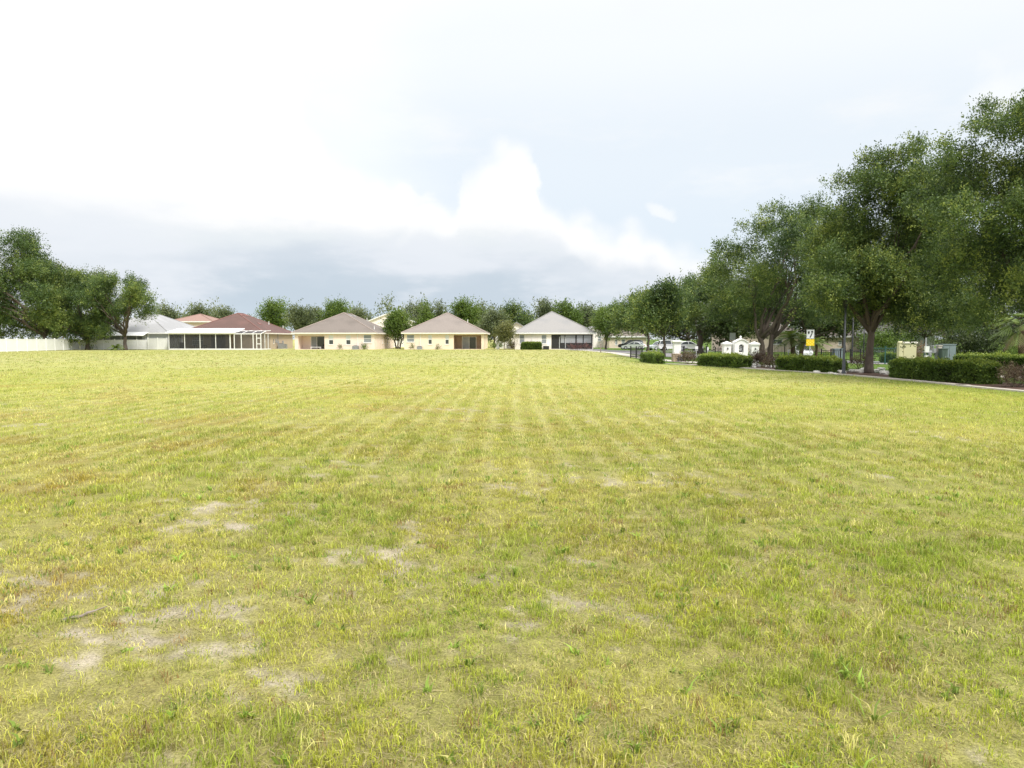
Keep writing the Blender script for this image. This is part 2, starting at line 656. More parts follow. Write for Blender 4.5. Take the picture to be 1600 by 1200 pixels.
# bare sandy patches seen in the photo
PATCH = [(30, 880, .8, .55), (100, 968, .6, .5), (215, 925, .4, .35), (120, 850, .5, .4), (340, 812, .6, .35), (250, 990, .4, .3),
         (958, 885, .45, .35), (985, 915, .35, .3), (1010, 945, .35, .3), (1140, 990, .35, .3), (1010, 745, .7, .35), (880, 760, .6, .35),
         (870, 645, 2.0, .25), (930, 640, 2.0, .3), (1290, 740, 1.0, .3), (1480, 745, 1.1, .3), (330, 1000, .4, .3), (640, 1100, .35, .3),
         (150, 1010, .5, .35), (20, 1000, .5, .3), (400, 1090, .35, .3), (720, 1000, .35, .18), (1230, 890, .5, .25), (610, 830, .6, .2)]
PATCH = [(*G(u, v)[:2], r, a) for u, v, r, a in PATCH]


def bare_at(x, y):
    n = 0.55 * fbm(x * 0.9, y * 0.9, 11, 4) + 0.45 * fbm(x * 3.1, y * 3.1, 23, 3)
    b = np.zeros_like(x)
    for px_, py_, r, a in PATCH:
        b = np.maximum(b, a * np.exp(-(((x - px_) / (r * 1.3)) ** 2 + ((y - py_) / r) ** 2)))
    left = 0.07 * sstep(0.8, -2.0, x) * sstep(9.5, 5, y) + 0.03 * sstep(7, 4, y)
    n = n + 0.55 * (fbm(x * 8, y * 8, 37, 4) - .5)
    return sstep(0.66, 0.92, n + 0.24 * b + left)


def stripe_at(x, y):
    """mower tracks running away from the camera: light lines"""
    xx = x + 0.25 * np.sin(y * 0.11) + 0.012 * y
    w = 0.5 + 0.5 * np.cos(2 * np.pi * xx / 0.56 + 2.4 * (fbm(x * .3, y * .06, 77, 2) - .5))
    msk = sstep(5, 11, y) * sstep(0.40, 0.58, fbm(x * 0.16, y * 0.05, 41, 3) + 0.20 * np.exp(-((x - 0.3) / 5.0) ** 2) - .04)
    return msk, w


def field_colour(x, y):
    A = np.array([.335, .345, .044])      # yellow green
    GR = np.array([.245, .315, .034])     # greener
    ST = np.array([.440, .410, .115])     # straw
    OR = np.array([.330, .235, .045])     # orange brown
    n1 = fbm(x * .09, y * .05, 5, 4)
    n2 = fbm(x * .33, y * .22, 9, 4)
    n3 = fbm(x * 1.3, y * 1.1, 15, 3)
    n4 = fbm(x * .6 + 40, y * .5, 29, 4)
    pale = sstep(.36, .68, .6 * n2 + .4 * n3 + .13 * np.exp(-((x - 1.2) / 3.5) ** 2) * sstep(2, 9, y))
    c = A + (ST - A) * (0.55 * pale)[..., None]
    gr = sstep(.42, .62, .5 * n1 + .5 * n4 + .10 * sstep(2, 7, x) + .12 * sstep(6, 16, np.abs(x - 1)) - .02)
    c = c + (GR - c) * ((0.62 - .30 * sstep(8, 22, y)) * gr)[..., None]
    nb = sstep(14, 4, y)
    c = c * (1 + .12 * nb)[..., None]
    org = sstep(.52, .68, .5 * fbm(x * .9, y * .8, 61, 4) + .5 * n4 + .08 * sstep(-.5, -4, x) - .05 * sstep(1, 5, x)) * sstep(45, 18, y)
    c = c + (OR - c) * ((0.30 + .40 * sstep(.5, -4, x)) * org)[..., None]
    s = stripe_at(x, y)
    sm, sw = s
    c = c + (np.array([.50, .475, .20]) - c) * (0.66 * sm * sw ** 3)[..., None]
    c = c * (1 - 0.12 * sm * (1 - sw))[..., None]
    # cross-wise wheel and drift bands in the distance
    band = sstep(.50, .72, fbm(x * .035, y * .22, 83, 3)) * sstep(14, 30, y)
    c = c + (np.array([.43, .42, .15]) - c) * (0.28 * band)[..., None]
    c = c + (np.array([.405, .395, .165]) - c) * (0.18 * sstep(6, 18, y) + .42 * sstep(18, 60, y))[..., None]
    # strip beside the border: oak shade put into its green; lawns behind are greener
    bx = border_x(y)
    edge = sstep(2.6, 0.3, bx - x)
    c = c + (np.array([.150, .215, .030]) - c) * (0.6 * edge)[..., None]
    lawn = sstep(-0.05, 0.1, x - bx)
    c = c + (np.array([.10, .165, .024]) - c) * lawn[..., None]
    return c


# ------------------------------------------------------------------ ground sheet (polar grid, reaches the horizon)
def make_ground():
    ths = np.concatenate([np.linspace(-180, -52, 33)[:-1], np.arange(-52, 52, 0.3), np.linspace(52, 180, 33)])
    rs = [0.0, 0.8, 1.5]
    while rs[-1] < 260:
        rs.append(rs[-1] * 1.014 + 0.004)
    while rs[-1] < 4500:
        rs.append(rs[-1] * 1.25)
    rs = np.array(rs)
    T, R = np.meshgrid(np.radians(ths), rs)
    x, y = R * np.sin(T), R * np.cos(T)
    n2 = fbm(x * 1.1, y * 1.1, 3, 4)
    z = (n2 - 0.5) * 0.05 * sstep(30, 8, R)
    b = bare_at(x, y)
    col = field_colour(x, y)
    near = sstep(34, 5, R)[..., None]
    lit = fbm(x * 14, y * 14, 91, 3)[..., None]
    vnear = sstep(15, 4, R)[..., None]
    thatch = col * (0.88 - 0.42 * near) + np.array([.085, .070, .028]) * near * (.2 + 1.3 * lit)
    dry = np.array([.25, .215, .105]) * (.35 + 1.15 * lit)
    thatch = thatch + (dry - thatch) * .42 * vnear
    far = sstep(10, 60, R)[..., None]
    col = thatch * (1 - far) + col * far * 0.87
    sand = np.array([.345, .300, .215]) * (0.75 + 0.5 * fbm(x * 6, y * 6, 31, 3))[..., None]
    inside = sstep(0.1, -0.1, x - border_x(y))
    bb = (b * inside * (1 - 0.45 * sstep(12, 40, R)))[..., None]
    col = col * (1 - bb) + sand * bb
    nr, nt_ = R.shape
    idx = np.arange(nr * nt_).reshape(nr, nt_)
    f = np.stack([idx[:-1, :-1], idx[:-1, 1:], idx[1:, 1:], idx[1:, :-1]], -1).reshape(-1, 4)[:, ::-1]
    f = f[nt_ - 1:] if False else f

    def fine(nt, c, bsdf):
        N, L = nt.nodes, nt.links
        tc = N.new('ShaderNodeTexCoord')
        val = None
        for sc, dt, lo, hi in ((75.0, 4, .50, 1.45), (7.0, 5, .80, 1.2), (1.7, 4, .87, 1.13)):
            nz = N.new('ShaderNodeTexNoise')
            nz.inputs['Scale'].default_value = sc
            nz.inputs['Detail'].default_value = dt
            nz.inputs['Roughness'].default_value = 0.7
            L.new(tc.outputs['Object'], nz.inputs['Vector'])
            mr = N.new('ShaderNodeMapRange')
            mr.inputs['From Min'].default_value = 0.3
            mr.inputs['From Max'].default_value = 0.7
            mr.inputs['To Min'].default_value = lo
            mr.inputs['To Max'].default_value = hi
            L.new(nz.outputs[0], mr.inputs['Value'])
            if val is None:
                val = mr.outputs[0]
                first = nz.outputs[0]
            else:
                mm = N.new('ShaderNodeMath')
                mm.operation = 'MULTIPLY'
                L.new(val, mm.inputs[0])
                L.new(mr.outputs[0], mm.inputs[1])
                val = mm.outputs[0]
        vm = N.new('ShaderNodeVectorMath')
        vm.operation = 'SCALE'
        L.new(c, vm.inputs[0])
        L.new(val, vm.inputs['Scale'])
        L.new(vm.outputs[0], bsdf.inputs['Base Color'])
        bp = N.new('ShaderNodeBump')
        bp.inputs['Strength'].default_value = 0.6
        bp.inputs['Distance'].default_value = 0.03
        L.new(first, bp.inputs['Height'])
        L.new(bp.outputs[0], bsdf.inputs['Normal'])

    m = vcol_mat('field_soil_and_turf', .9, 0, fine)
    o = npmesh('ground', np.stack([x, y, z], -1).reshape(-1, 3), f, m, None, {'Col': ('COL', col.reshape(-1, 3))})
    return tag(o, 'mown yellow-green field with sandy bare patches', None, None, 'structure')


make_ground()


# ------------------------------------------------------------------ grass blades
def make_grass():
    rng = np.random.default_rng(4)
    V, F, COLS = [], [], []
    base = 0
    half = math.radians(42)
    # r0, r1, tufts per m2, blades per tuft, blade height, blade width, segments
    # kind: tuft (clump of blades), mat (low leaves between), litter (dry stalks lying down)
    zones = [(2.0, 4.6, 120, 36, .044, .0040, 3, 'tuft', .034), (2.0, 4.6, 330, 12, .026, .0046, 3, 'mat', .06), (2.0, 4.6, 200, 8, .05, .0036, 2, 'litter', .10),
             (4.6, 8.5, 100, 28, .043, .0053, 3, 'tuft', .038), (4.6, 8.5, 230, 9, .030, .0062, 2, 'mat', .07), (4.6, 8.5, 120, 6, .055, .005, 2, 'litter', .12),
             (2.0, 4.6, 7, 11, .050, .013, 3, 'weed', .012), (4.6, 9.5, 4, 11, .055, .015, 2, 'weed', .014),
             (8.5, 15, 75, 18, .044, .0085, 2, 'tuft', .055), (8.5, 15, 80, 6, .035, .010, 1, 'mat', .10),
             (15, 27, 55, 10, .045, .015, 1, 'tuft', .11), (27, 48, 15, 7, .050, .028, 1, 'tuft', .16), (48, 119, 3.2, 5, .060, .06, 1, 'tuft', .22)]
    for r0, r1, dens, nb, hh, ww, seg, kind, rad in zones:
        half = math.radians(60 if r1 < 10 else 47)
        r0 = 1.5 if r0 == 2.0 else r0
        area = half * (r1 * r1 - r0 * r0)
        n = int(area * dens)
        r = np.sqrt(rng.uniform(r0 * r0, r1 * r1, n))
        t = rng.uniform(-half, half, n)
        x, y = r * np.sin(t), r * np.cos(t)
        ok = (x < border_x(y) - 0.12) & (y < 119)
        b = bare_at(x, y)
        ok &= rng.random(n) > b * 0.86
        dn = .5 * fbm(x * 2.6, y * 2.6, 51, 3) + .5 * fbm(x * 6.5, y * 6.5, 57, 2)
        lo = .20 if r1 < 9 else (.2 if r1 < 16 else .4)
        if kind == 'litter':
            ok &= rng.random(n) < .9
        else:
            ok &= rng.random(n) < sstep(.32, .54, dn) * (1 - lo) + lo
        x, y, b = x[ok], y[ok], b[ok]
        n = len(x)
        c = field_colour(x, y)
        # tuft character
        k = rng.random(n)
        lush = sstep(.50, .72, fbm(x * 1.7, y * 1.7, 71, 3))
        c = np.where((k < .10)[:, None], np.array([.52, .48, .17]) * np.ones((n, 1)), c)
        c = np.where(((k > .10) & (k < .19))[:, None], np.array([.155, .235, .034]) * np.ones((n, 1)), c)
        c = np.where(((k > .19) & (k < .24))[:, None], np.array([.27, .18, .07]) * np.ones((n, 1)), c)
        c = c + (np.array([.20, .275, .040]) - c) * (0.45 * lush)[:, None]
        c = c * rng.uniform(.88, 1.25, (n, 1))
        c = c * (1 + .20 * sstep(6, 12, r0) * sstep(40, 20, r0) - .08 * sstep(30, 48, r0))  # mid zones lightened against the blades' own shading, far zone dimmed
        if kind == 'weed':
            c = np.array([.21, .30, .05]) * rng.uniform(.7, 1.3, (n, 1))
        hs = hh * rng.uniform(.55, 1.35, n) * (1 + .5 * lush) * (1 - .4 * b)
        # blades
        X = np.repeat(x, nb) + rng.normal(0, min(rad, .06), n * nb)
        Y = np.repeat(y, nb) + rng.normal(0, rad, n * nb)
        Cc = np.repeat(c, nb, 0) * rng.uniform(.75, 1.5, (n * nb, 1))
        dry = rng.random(n * nb)
        Cc = np.where((dry < .10)[:, None], np.array([.49, .44, .17]) * rng.uniform(.7, 1.2, (n * nb, 1)), Cc)
        H = np.repeat(hs, nb) * rng.uniform(.5, 1.25, n * nb)
        Wd = ww * rng.uniform(.6, 1.3, n * nb)
        N_ = n * nb
        ang = rng.uniform(0, 2 * np.pi, N_)
        lean = np.abs(rng.normal(0.55, .38, N_))
        flatb = rng.random(N_) < (1.0 if kind == 'litter' else .10)          # dry litter lying on the soil
        if kind in ('mat', 'weed'):
            lean = np.abs(rng.normal(1.1, .5, N_))
        lean = np.where(flatb, rng.uniform(1.4, 2.6, N_), lean)
        Cc = np.where(flatb[:, None], np.array([.40, .34, .18]) * rng.uniform(.5, 1.25, (N_, 1)), Cc)
        dx, dy = np.cos(ang) * lean * H, np.sin(ang) * lean * H
        H = np.where(flatb, .012, H)
        fa = rng.uniform(0, 2 * np.pi, N_)
        px_, py_ = np.cos(fa) * Wd * .5, np.sin(fa) * Wd * .5
        z0 = np.full(N_, -0.012)
        if seg == 1:
            P = np.stack([np.stack([X - px_, Y - py_, z0], -1), np.stack([X + px_, Y + py_, z0], -1),
                          np.stack([X + dx, Y + dy, H], -1)], 1)
            fl = np.array([[0, 1, 2]])
        elif seg == 2:
            m = .5
            P = np.stack([np.stack([X - px_, Y - py_, z0], -1), np.stack([X + px_, Y + py_, z0], -1),
                          np.stack([X + dx * .3 - px_ * .8, Y + dy * .3 - py_ * .8, H * .6], -1),
                          np.stack([X + dx * .3 + px_ * .8, Y + dy * .3 + py_ * .8, H * .6], -1),
                          np.stack([X + dx, Y + dy, H * .95], -1)], 1)
            fl = np.array([[0, 1, 3], [0, 3, 2], [2, 3, 4]])
        else:
            P = np.stack([np.stack([X - px_, Y - py_, z0], -1), np.stack([X + px_, Y + py_, z0], -1),
                          np.stack([X + dx * .35 - px_ * .85, Y + dy * .35 - py_ * .85, H * .62], -1),
                          np.stack([X + dx * .35 + px_ * .85, Y + dy * .35 + py_ * .85, H * .62], -1),
                          np.stack([X + dx * 1.05, Y + dy * 1.05, H * (1.0 - .25 * np.minimum(lean, 1))], -1)], 1)
            fl = np.array([[0, 1, 3], [0, 3, 2], [2, 3, 4]])
        kv = P.shape[1]
        V.append(P.reshape(-1, 3))
        F.append((np.arange(N_)[:, None, None] * kv + fl[None] + base).reshape(-1, 3))
        COLS.append(np.repeat(Cc, kv, 0))
        base += N_ * kv
    m = vcol_mat('grass_blade', .6, .30)
    o = npmesh('grass', np.concatenate(V), np.concatenate(F), m, None, {'Col': ('COL', np.clip(np.concatenate(COLS), 0, 1))})
    tag(o, 'short dry yellow-green grass covering the mown field', 'grass', None, 'stuff')


make_grass()


# ------------------------------------------------------------------ paved sheets and beds
def ribbon(name, pts, width, z, mat, label, thick=0.0):
    pts = [Vector((p[0], p[1], 0)) for p in pts]
    # resample smoothly (Catmull-Rom)
    sm = []
    for i in range(len(pts) - 1):
        p0, p1, p2, p3 = pts[max(i - 1, 0)], pts[i], pts[i + 1], pts[min(i + 2, len(pts) - 1)]
        for k in range(8):
            t = k / 8
            sm.append(0.5 * ((2 * p1) + (p2 - p0) * t + (2 * p0 - 5 * p1 + 4 * p2 - p3) * t * t + (3 * p1 - p0 - 3 * p2 + p3) * t ** 3))
    sm.append(pts[-1])
    mb = MB()
    Lp, Rp = [], []
    for i, p in enumerate(sm):
        t = (sm[min(i + 1, len(sm) - 1)] - sm[max(i - 1, 0)]).normalized()
        nrm = Vector((-t.y, t.x, 0))
        Lp.append(p + nrm * width / 2)
        Rp.append(p - nrm * width / 2)
    n = len(sm)
    vs = [(p.x, p.y, z) for p in Lp] + [(p.x, p.y, z) for p in Rp]
    fs = [(i, n + i, n + i + 1, i + 1) for i in range(n - 1)]
    if thick:
        vs += [(p.x, p.y, z - thick) for p in Lp] + [(p.x, p.y, z - thick) for p in Rp]
        fs += [(i, i + 1, 2 * n + i + 1, 2 * n + i) for i in range(n - 1)]
        fs += [(n + i, 3 * n + i, 3 * n + i + 1, n + i + 1) for i in range(n - 1)]
    mb.add(vs, fs)
    return tag(mb.build(name, mat), label, None, None, 'structure')


ENTRY = [(60, 26), (40, 40), (29, 52), (22, 62), (18.6, 74), (17.6, 90), (17, 104)]
ribbon('road', ENTRY, 6.6, 0.012, MT['asphalt'], 'grey entrance road curving in past the gate pillar')
ribbon('street', [(12.5, 128), (13.2, 112), (20, 106), (34, 104), (80, 104)], 6.4, 0.020, MT['asphalt'], 'grey cross street in front of the parked cars')
ribbon('sidewalk', [(30, 24), (24.2, 31.5), (20.5, 38.5), (16.6, 47.5), (13.6, 55), (12.6, 63), (13.0, 78), (13.2, 92), (11.5, 112)],
       1.5, 0.030, MT['conc'], 'pale concrete sidewalk winding behind the hedges', .06)
strip_pts = [(x + .10, y) for x, y in BORDER if 2 <= y <= 50]
ribbon('kerb_strip', [(20.5, -10)] + strip_pts, 0.32, 0.055, MT['conc'], 'pale concrete mow strip edging the field', .1)


def bed():
    ys = np.linspace(6, 50, 60)
    mb = MB()
    vs, fs = [], []
    for i, yv in enumerate(ys):
        b = float(border_x(np.array(yv)))
        vs += [(b + .26, yv, .018), (b + 3.1 - 1.2 * max(0, (yv - 40) / 10), yv + 1.0, .018)]
    for i in range(len(ys) - 1):
        fs.append((2 * i, 2 * i + 1, 2 * i + 3, 2 * i + 2))
    mb.add(vs, fs)
    return tag(mb.build('mulch_bed', MT['mulch']), 'dark brown mulch bed under the hedges and oaks', None, None, 'structure')


bed()


# ------------------------------------------------------------------ foliage builders
def leaf_cloud(lobes, n_leaf, leaf, rng, up=.35, wid=.5, shell=.5, flat=1.0, tintc=0.42):
    """lobes: array (x,y,z,r). returns verts, faces, tint: many leaf sized rhombi on sprigs"""
    lobes = np.asarray(lobes, float)
    per = 18
    subs = []
    for k, (x, y, z, r) in enumerate(lobes):
        m = 8
        dd = rng.normal(size=(m, 3))
        dd /= np.linalg.norm(dd, axis=1, keepdims=True)
        dd[:, 2] = np.where((dd[:, 2] < -.3) & (rng.random(m) < .6), -dd[:, 2], dd[:, 2])
        q = np.array([x, y, z]) + dd * (r * rng.uniform(.50, 1.08, (m, 1))) * np.array([1, 1, flat])
        for e, rq in zip(q, r * rng.uniform(.18, .46, m)):
            subs.append((*e, rq, k))
        subs.append((x, y, z, r * .72, k))
    subs = np.array(subs)
    w = subs[:, 3] ** 2
    w = w / w.sum()
    ns = max(1, n_leaf // per)
    si = rng.choice(len(subs), ns, p=w)
    sb = subs[si]
    d = rng.normal(size=(ns, 3))
    d /= np.linalg.norm(d, axis=1, keepdims=True)
    low = (d[:, 2] < -.35) & (rng.random(ns) < .5)
    d[low, 2] *= -1
    f = shell + (1.06 - shell) * rng.random(ns) ** .5
    wand = rng.random(ns) < .09
    f = np.where(wand, f * rng.uniform(1.1, 1.75, ns), f)
    rr = sb[:, 3] * f
    p = sb[:, :3] + d * rr[:, None] * np.array([1, 1, flat])
    sd = d * .6 + np.array([0, 0, up]) + rng.normal(0, .45, (ns, 3))
    sd /= np.linalg.norm(sd, axis=1, keepdims=True)
    slen = leaf * rng.uniform(3.0, 7.5, ns)
    tsub = rng.normal(0, .21, len(subs))
    tlob = rng.normal(0, .08, len(lobes))
    tint_s = tintc + .13 * rng.normal(size=ns) + tsub[si] + tlob[sb[:, 4].astype(int)] + .22 * wand
    t = rng.random((ns, per))
    base = p[:, None] + sd[:, None] * (t * slen[:, None])[..., None] + rng.normal(0, leaf * .72, (ns, per, 3))
    a = sd[:, None] + rng.normal(0, .75, (ns, per, 3))
    a /= np.linalg.norm(a, axis=2, keepdims=True)
    b = np.cross(a, rng.normal(size=(ns, per, 3)))
    b /= np.linalg.norm(b, axis=2, keepdims=True) + 1e-9
    ll = leaf * rng.uniform(.6, 1.3, (ns, per, 1))
    tip = base + a * ll
    m1 = base + a * ll * .45 + b * ll * wid * .5
    m2 = base + a * ll * .45 - b * ll * wid * .5
    V = np.stack([base, m1, tip, m2], 2).reshape(-1, 3)
    nl = ns * per
    F = np.arange(nl * 4).reshape(-1, 4)
    tint = np.clip(np.repeat(tint_s, per) + rng.normal(0, .12, nl), 0, 1)
    return V, F, np.repeat(tint, 4)


def wobble(a, b, rng, n=6, amp=.12, sag=0.0):
    a, b = Vector(a), Vector(b)
    L = (b - a).length
    out = []
    off = Vector(rng.normal(0, amp * L, 3))
    for i in range(n + 1):
        t = i / n
        p = a.lerp(b, t) + off * math.sin(math.pi * t) * .6
        p.z += math.sin(math.pi * t) * sag * L
        if 0 < i < n:
            p += Vector(rng.normal(0, .02 * L, 3))
        out.append(p)
    return out


def tree(name, label, base, lobes, n_leaf, leaf, seed, mat, fork=2.0, tr=.26, cat='tree', group=None, bark='bark', stems=1,
         twigs=24, up=.35, lean=(0, 0), tintc=.42):
    """lobes in world coordinates; trunk and limbs grow from base to the lobes"""
    rng = np.random.default_rng(seed)
    root = thing(name, label, cat, base, 0, group)
    B = Vector(base)
    L = [(x - B.x, y - B.y, z - B.z, r) for x, y, z, r in lobes]
    V, F, T = leaf_cloud(L, n_leaf, leaf, rng, up=up, tintc=tintc)
    npmesh('crown', V, F, MT[mat], root, {'tint': ('F', T)})
    mb = MB()
    big = sorted(L, key=lambda q: -q[3])[:11]
    for s in range(stems):
        ox = (s - (stems - 1) / 2) * tr * 1.9
        fk = Vector((lean[0] + ox * 2.2, lean[1], fork * (1 + .08 * s)))
        pts = wobble((ox, 0, -.1), fk, rng, 6, .03)
        rad = [tr * (1.45 if i == 0 else (1.12 if i == 1 else 1.0 - .045 * i)) for i in range(7)]
        mb.tube(pts, rad, 10)
        mine = big[s::stems]
        for (x, y, z, r) in mine:
            c = Vector((x, y, z - .15 * r))
            st = fk + Vector((0, 0, -rng.uniform(.0, .22) * fork))
            q = wobble(st, c, rng, 7, .09, .05)
            r0 = tr * (.36 + .34 * min(1, r / 2.2))
            mb.tube(q, [r0 * (1 - .80 * i / 7) for i in range(8)], 7)
            for k in range(max(1, twigs // max(1, len(big)))):
                i0 = rng.integers(3, 7)
                dd = Vector(rng.normal(0, 1, 3))
                dd.z = abs(dd.z) * .6
                dd.normalize()
                e = c + dd * r * rng.uniform(.7, 1.0)
                qq = wobble(q[i0], e, rng, 4, .08)
                rb = r0 * (1 - .8 * i0 / 7) * .6
                mb.tube(qq, [rb * (1 - .75 * i / 4) for i in range(5)], 5, False)
    mb.build('trunk', MT[bark], root, None, True)
    return root


def px_lobes(spec, Y, seed, depth=1.0):
    """lobes given where the photo shows them; spread in depth so that the crown is round from every side"""
    rng = np.random.default_rng(seed)
    out = []
    k = Y / FPX
    us = np.array([s[0] for s in spec], float)
    ext = (us.max() - us.min()) * k * .5 + .5
    for (u, v, r) in spec:
        rr = r * k
        off = rng.uniform(-.45, .45) * ext * depth
        for dy in (off, off + rng.choice([-1, 1]) * rr * 1.1):
            p = AT(u + rng.normal(0, 2), v, Y)
            out.append((p.x, Y + dy, p.z, rr * rng.uniform(.70, .90)))
    return out


def oak(label, u, v, spec, n_leaf, leaf, seed, mat='oak', group='oaks along the entrance road', Y=None, **kw):
    b = G(u, v) if Y is None else Vector((XA(u, Y), Y, 0))
    return tree('oak_tree', label, (b.x, b.y, 0), px_lobes(spec, b.y, seed), n_leaf, leaf, seed, mat, group=group, **kw)


# right row, near to far
oak('tall oak at the right edge of the field, its crown cut by the picture edge', 1655, 0,
    [(1592, 205, 42), (1548, 225, 36), (1650, 190, 62), (1508, 262, 34), (1570, 290, 62), (1640, 300, 80), (1480, 320, 40), (1545, 365, 60),
     (1620, 400, 75), (1500, 420, 50), (1570, 455, 50), (1710, 260, 90), (1710, 400, 100), (1600, 160, 22), (1450, 350, 36), (1470, 265, 18), (1530, 500, 28), (1600, 462, 34), (1650, 466, 44), (1525, 215, 18), (1508, 204, 11), (1488, 232, 10), (1545, 178, 11), (1466, 240, 12), (1438, 268, 10), (1572, 160, 12)],
    220000, .092, 11, Y=27, fork=3.2, tr=.30, twigs=40)
oak('broad oak rising from the mulch beside the black lamp post', 1358, 583.5,
    [(1385, 308, 42), (1345, 345, 42), (1425, 330, 52), (1310, 390, 44), (1375, 385, 55), (1445, 395, 58), (1290, 430, 34), (1345, 435, 44),
     (1405, 450, 54), (1470, 440, 50), (1368, 262, 17), (1355, 285, 22), (1400, 262, 17), (1480, 350, 46), (1330, 300, 20), (1435, 290, 26), (1300, 470, 32), (1262, 465, 26), (1385, 485, 34),
     (1425, 500, 34), (1465, 500, 32), (1335, 492, 20), (1500, 430, 40), (1520, 480, 30),
     (1350, 256, 10), (1418, 246, 9), (1320, 284, 10), (1292, 346, 11), (1470, 300, 13), (1393, 243, 8), (1276, 400, 11)],
    230000, .115, 12, fork=2.5, tr=.205, twigs=40)
oak('forked oak standing in front of the cream house beside the arched monument', 1197, 566,
    [(1205, 362, 24), (1252, 352, 30), (1165, 400, 30), (1212, 400, 40), (1262, 400, 42), (1133, 432, 24), (1180, 440, 36), (1232, 450, 42),
     (1282, 440, 40), (1150, 470, 30), (1200, 486, 30), (1252, 486, 30), (1118, 455, 16), (1292, 380, 30), (1190, 340, 12), (1275, 345, 20), (1128, 492, 22), (1175, 508, 16), (1285, 490, 26), (1172, 350, 9), (1140, 384, 10), (1120, 412, 8), (1262, 326, 9), (1108, 434, 8), (1213, 336, 9)],
    110000, .150, 13, Y=58, fork=2.0, tr=.24, stems=2, twigs=36)
oak('dense oak behind the entrance drive, left of the arched monument', 1094, 552,
    [(1093, 452, 20), (1122, 440, 26), (1062, 470, 20), (1100, 478, 28), (1080, 498, 22), (1132, 480, 28), (1142, 508, 20), (1060, 502, 16), (1112, 505, 22)],
    52000, .20, 14, fork=2.4, tr=.42)
oak('oak with a thin trunk rising just right of the low square hedge', 1037, 558,
    [(1032, 470, 17), (1012, 482, 17), (1052, 476, 18), (1002, 500, 15), (1032, 500, 20), (1056, 502, 15), (1044, 458, 12), (1016, 512, 12)],
    26000, .22, 15, fork=2.4, tr=.15)
oak('rounded mid green oak standing in front of the parked dark car', 1012, 549,
    [(988, 486, 15), (972, 497, 15), (1004, 494, 17), (988, 508, 16), (966, 512, 12), (1010, 512, 12), (995, 474, 9)],
    20000, .27, 16, fork=2.6, tr=.2)
oak('small bright oak beside the grey roofed house, nearest the street', 947, 546,
    [(946, 498, 13), (957, 510, 12), (942, 514, 10), (962, 490, 9), (952, 520, 9)], 13000, .29, 17, 'bright', fork=2.0, tr=.18)
# trees behind the right row
oak('small round oak growing over the grey utility cabinets', 1445, 552,
    [(1445, 480, 30), (1490, 482, 34), (1425, 505, 22), (1468, 508, 28), (1512, 510, 26), (1400, 490, 20)], 30000, .20, 21, 'oak',
    'trees behind the hedges', fork=2.2, tr=.17)
oak('dark tree behind the black lamp post across the road', 1318, 551,
    [(1305, 462, 32), (1282, 492, 26), (1335, 495, 30), (1268, 455, 28), (1345, 455, 32), (1310, 512, 16)], 30000, .24, 22, 'wood_dark',
    'trees behind the hedges', fork=2.6, tr=.25)
oak('leafy tree over the peach house right of the lamp post', 1392, 550,
    [(1395, 470, 34), (1375, 500, 24), (1420, 450, 36), (1440, 500, 24), (1400, 522, 12), (1370, 440, 34)], 26000, .24, 23, 'oak',
    'trees behind the hedges', fork=2.6, tr=.22)
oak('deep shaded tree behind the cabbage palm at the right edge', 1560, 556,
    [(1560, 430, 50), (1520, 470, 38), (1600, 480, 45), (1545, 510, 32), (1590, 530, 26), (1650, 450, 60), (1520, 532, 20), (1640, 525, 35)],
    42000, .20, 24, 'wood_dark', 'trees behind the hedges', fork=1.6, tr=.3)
oak('tall dark tree behind the forked oak beyond the road', 1150, 549,
    [(1150, 462, 26), (1180, 470, 28), (1215, 470, 28), (1165, 500, 18), (1230, 500, 20), (1125, 488, 20)], 24000, .3, 25, 'wood_dark',
    'trees behind the hedges', fork=3.2, tr=.3)

oak('broad dark oak filling the gap above the utility cabinets', 1480, 549,
    [(1440, 450, 34), (1500, 440, 38), (1400, 480, 30), (1460, 490, 34), (1530, 490, 36), (1420, 515, 24), (1490, 520, 26), (1550, 520, 24), (1380, 520, 20)],
    34000, .26, 26, 'wood_dark', 'trees behind the hedges', fork=2.4, tr=.3)
oak('shaded tree at the far right beyond the cabbage palm', 1650, 550,
    [(1620, 440, 44), (1680, 450, 50), (1600, 500, 34), (1650, 510, 36), (1700, 520, 30), (1580, 530, 20), (1620, 536, 18)],
    30000, .26, 27, 'wood_dark', 'trees behind the hedges', fork=2.4, tr=.3)
oak('dark tree beyond the white cars, behind the dense oak', 1075, 545.5,
    [(1060, 500, 22), (1095, 495, 24), (1078, 515, 18), (1040, 516, 16), (1115, 516, 18), (1060, 528, 10), (1100, 530, 10)],
    18000, .36, 28, 'wood_dark', 'trees behind the hedges', fork=2.0, tr=.3)
oak('dark tree behind the right monument pillar beyond the road', 1135, 554,
    [(1130, 500, 20), (1160, 505, 22), (1145, 520, 12), (1118, 516, 12), (1178, 508, 16)],
    14000, .36, 29, 'wood_dark', 'trees behind the hedges', fork=2.0, tr=.3)
oak('dark tree beyond the road between the cream and peach houses', 1262, 554,
    [(1245, 492, 20), (1285, 495, 24), (1265, 505, 16), (1300, 515, 20), (1320, 505, 18)],
    16000, .33, 30, 'wood_dark', 'trees behind the hedges', fork=2.0, tr=.3)

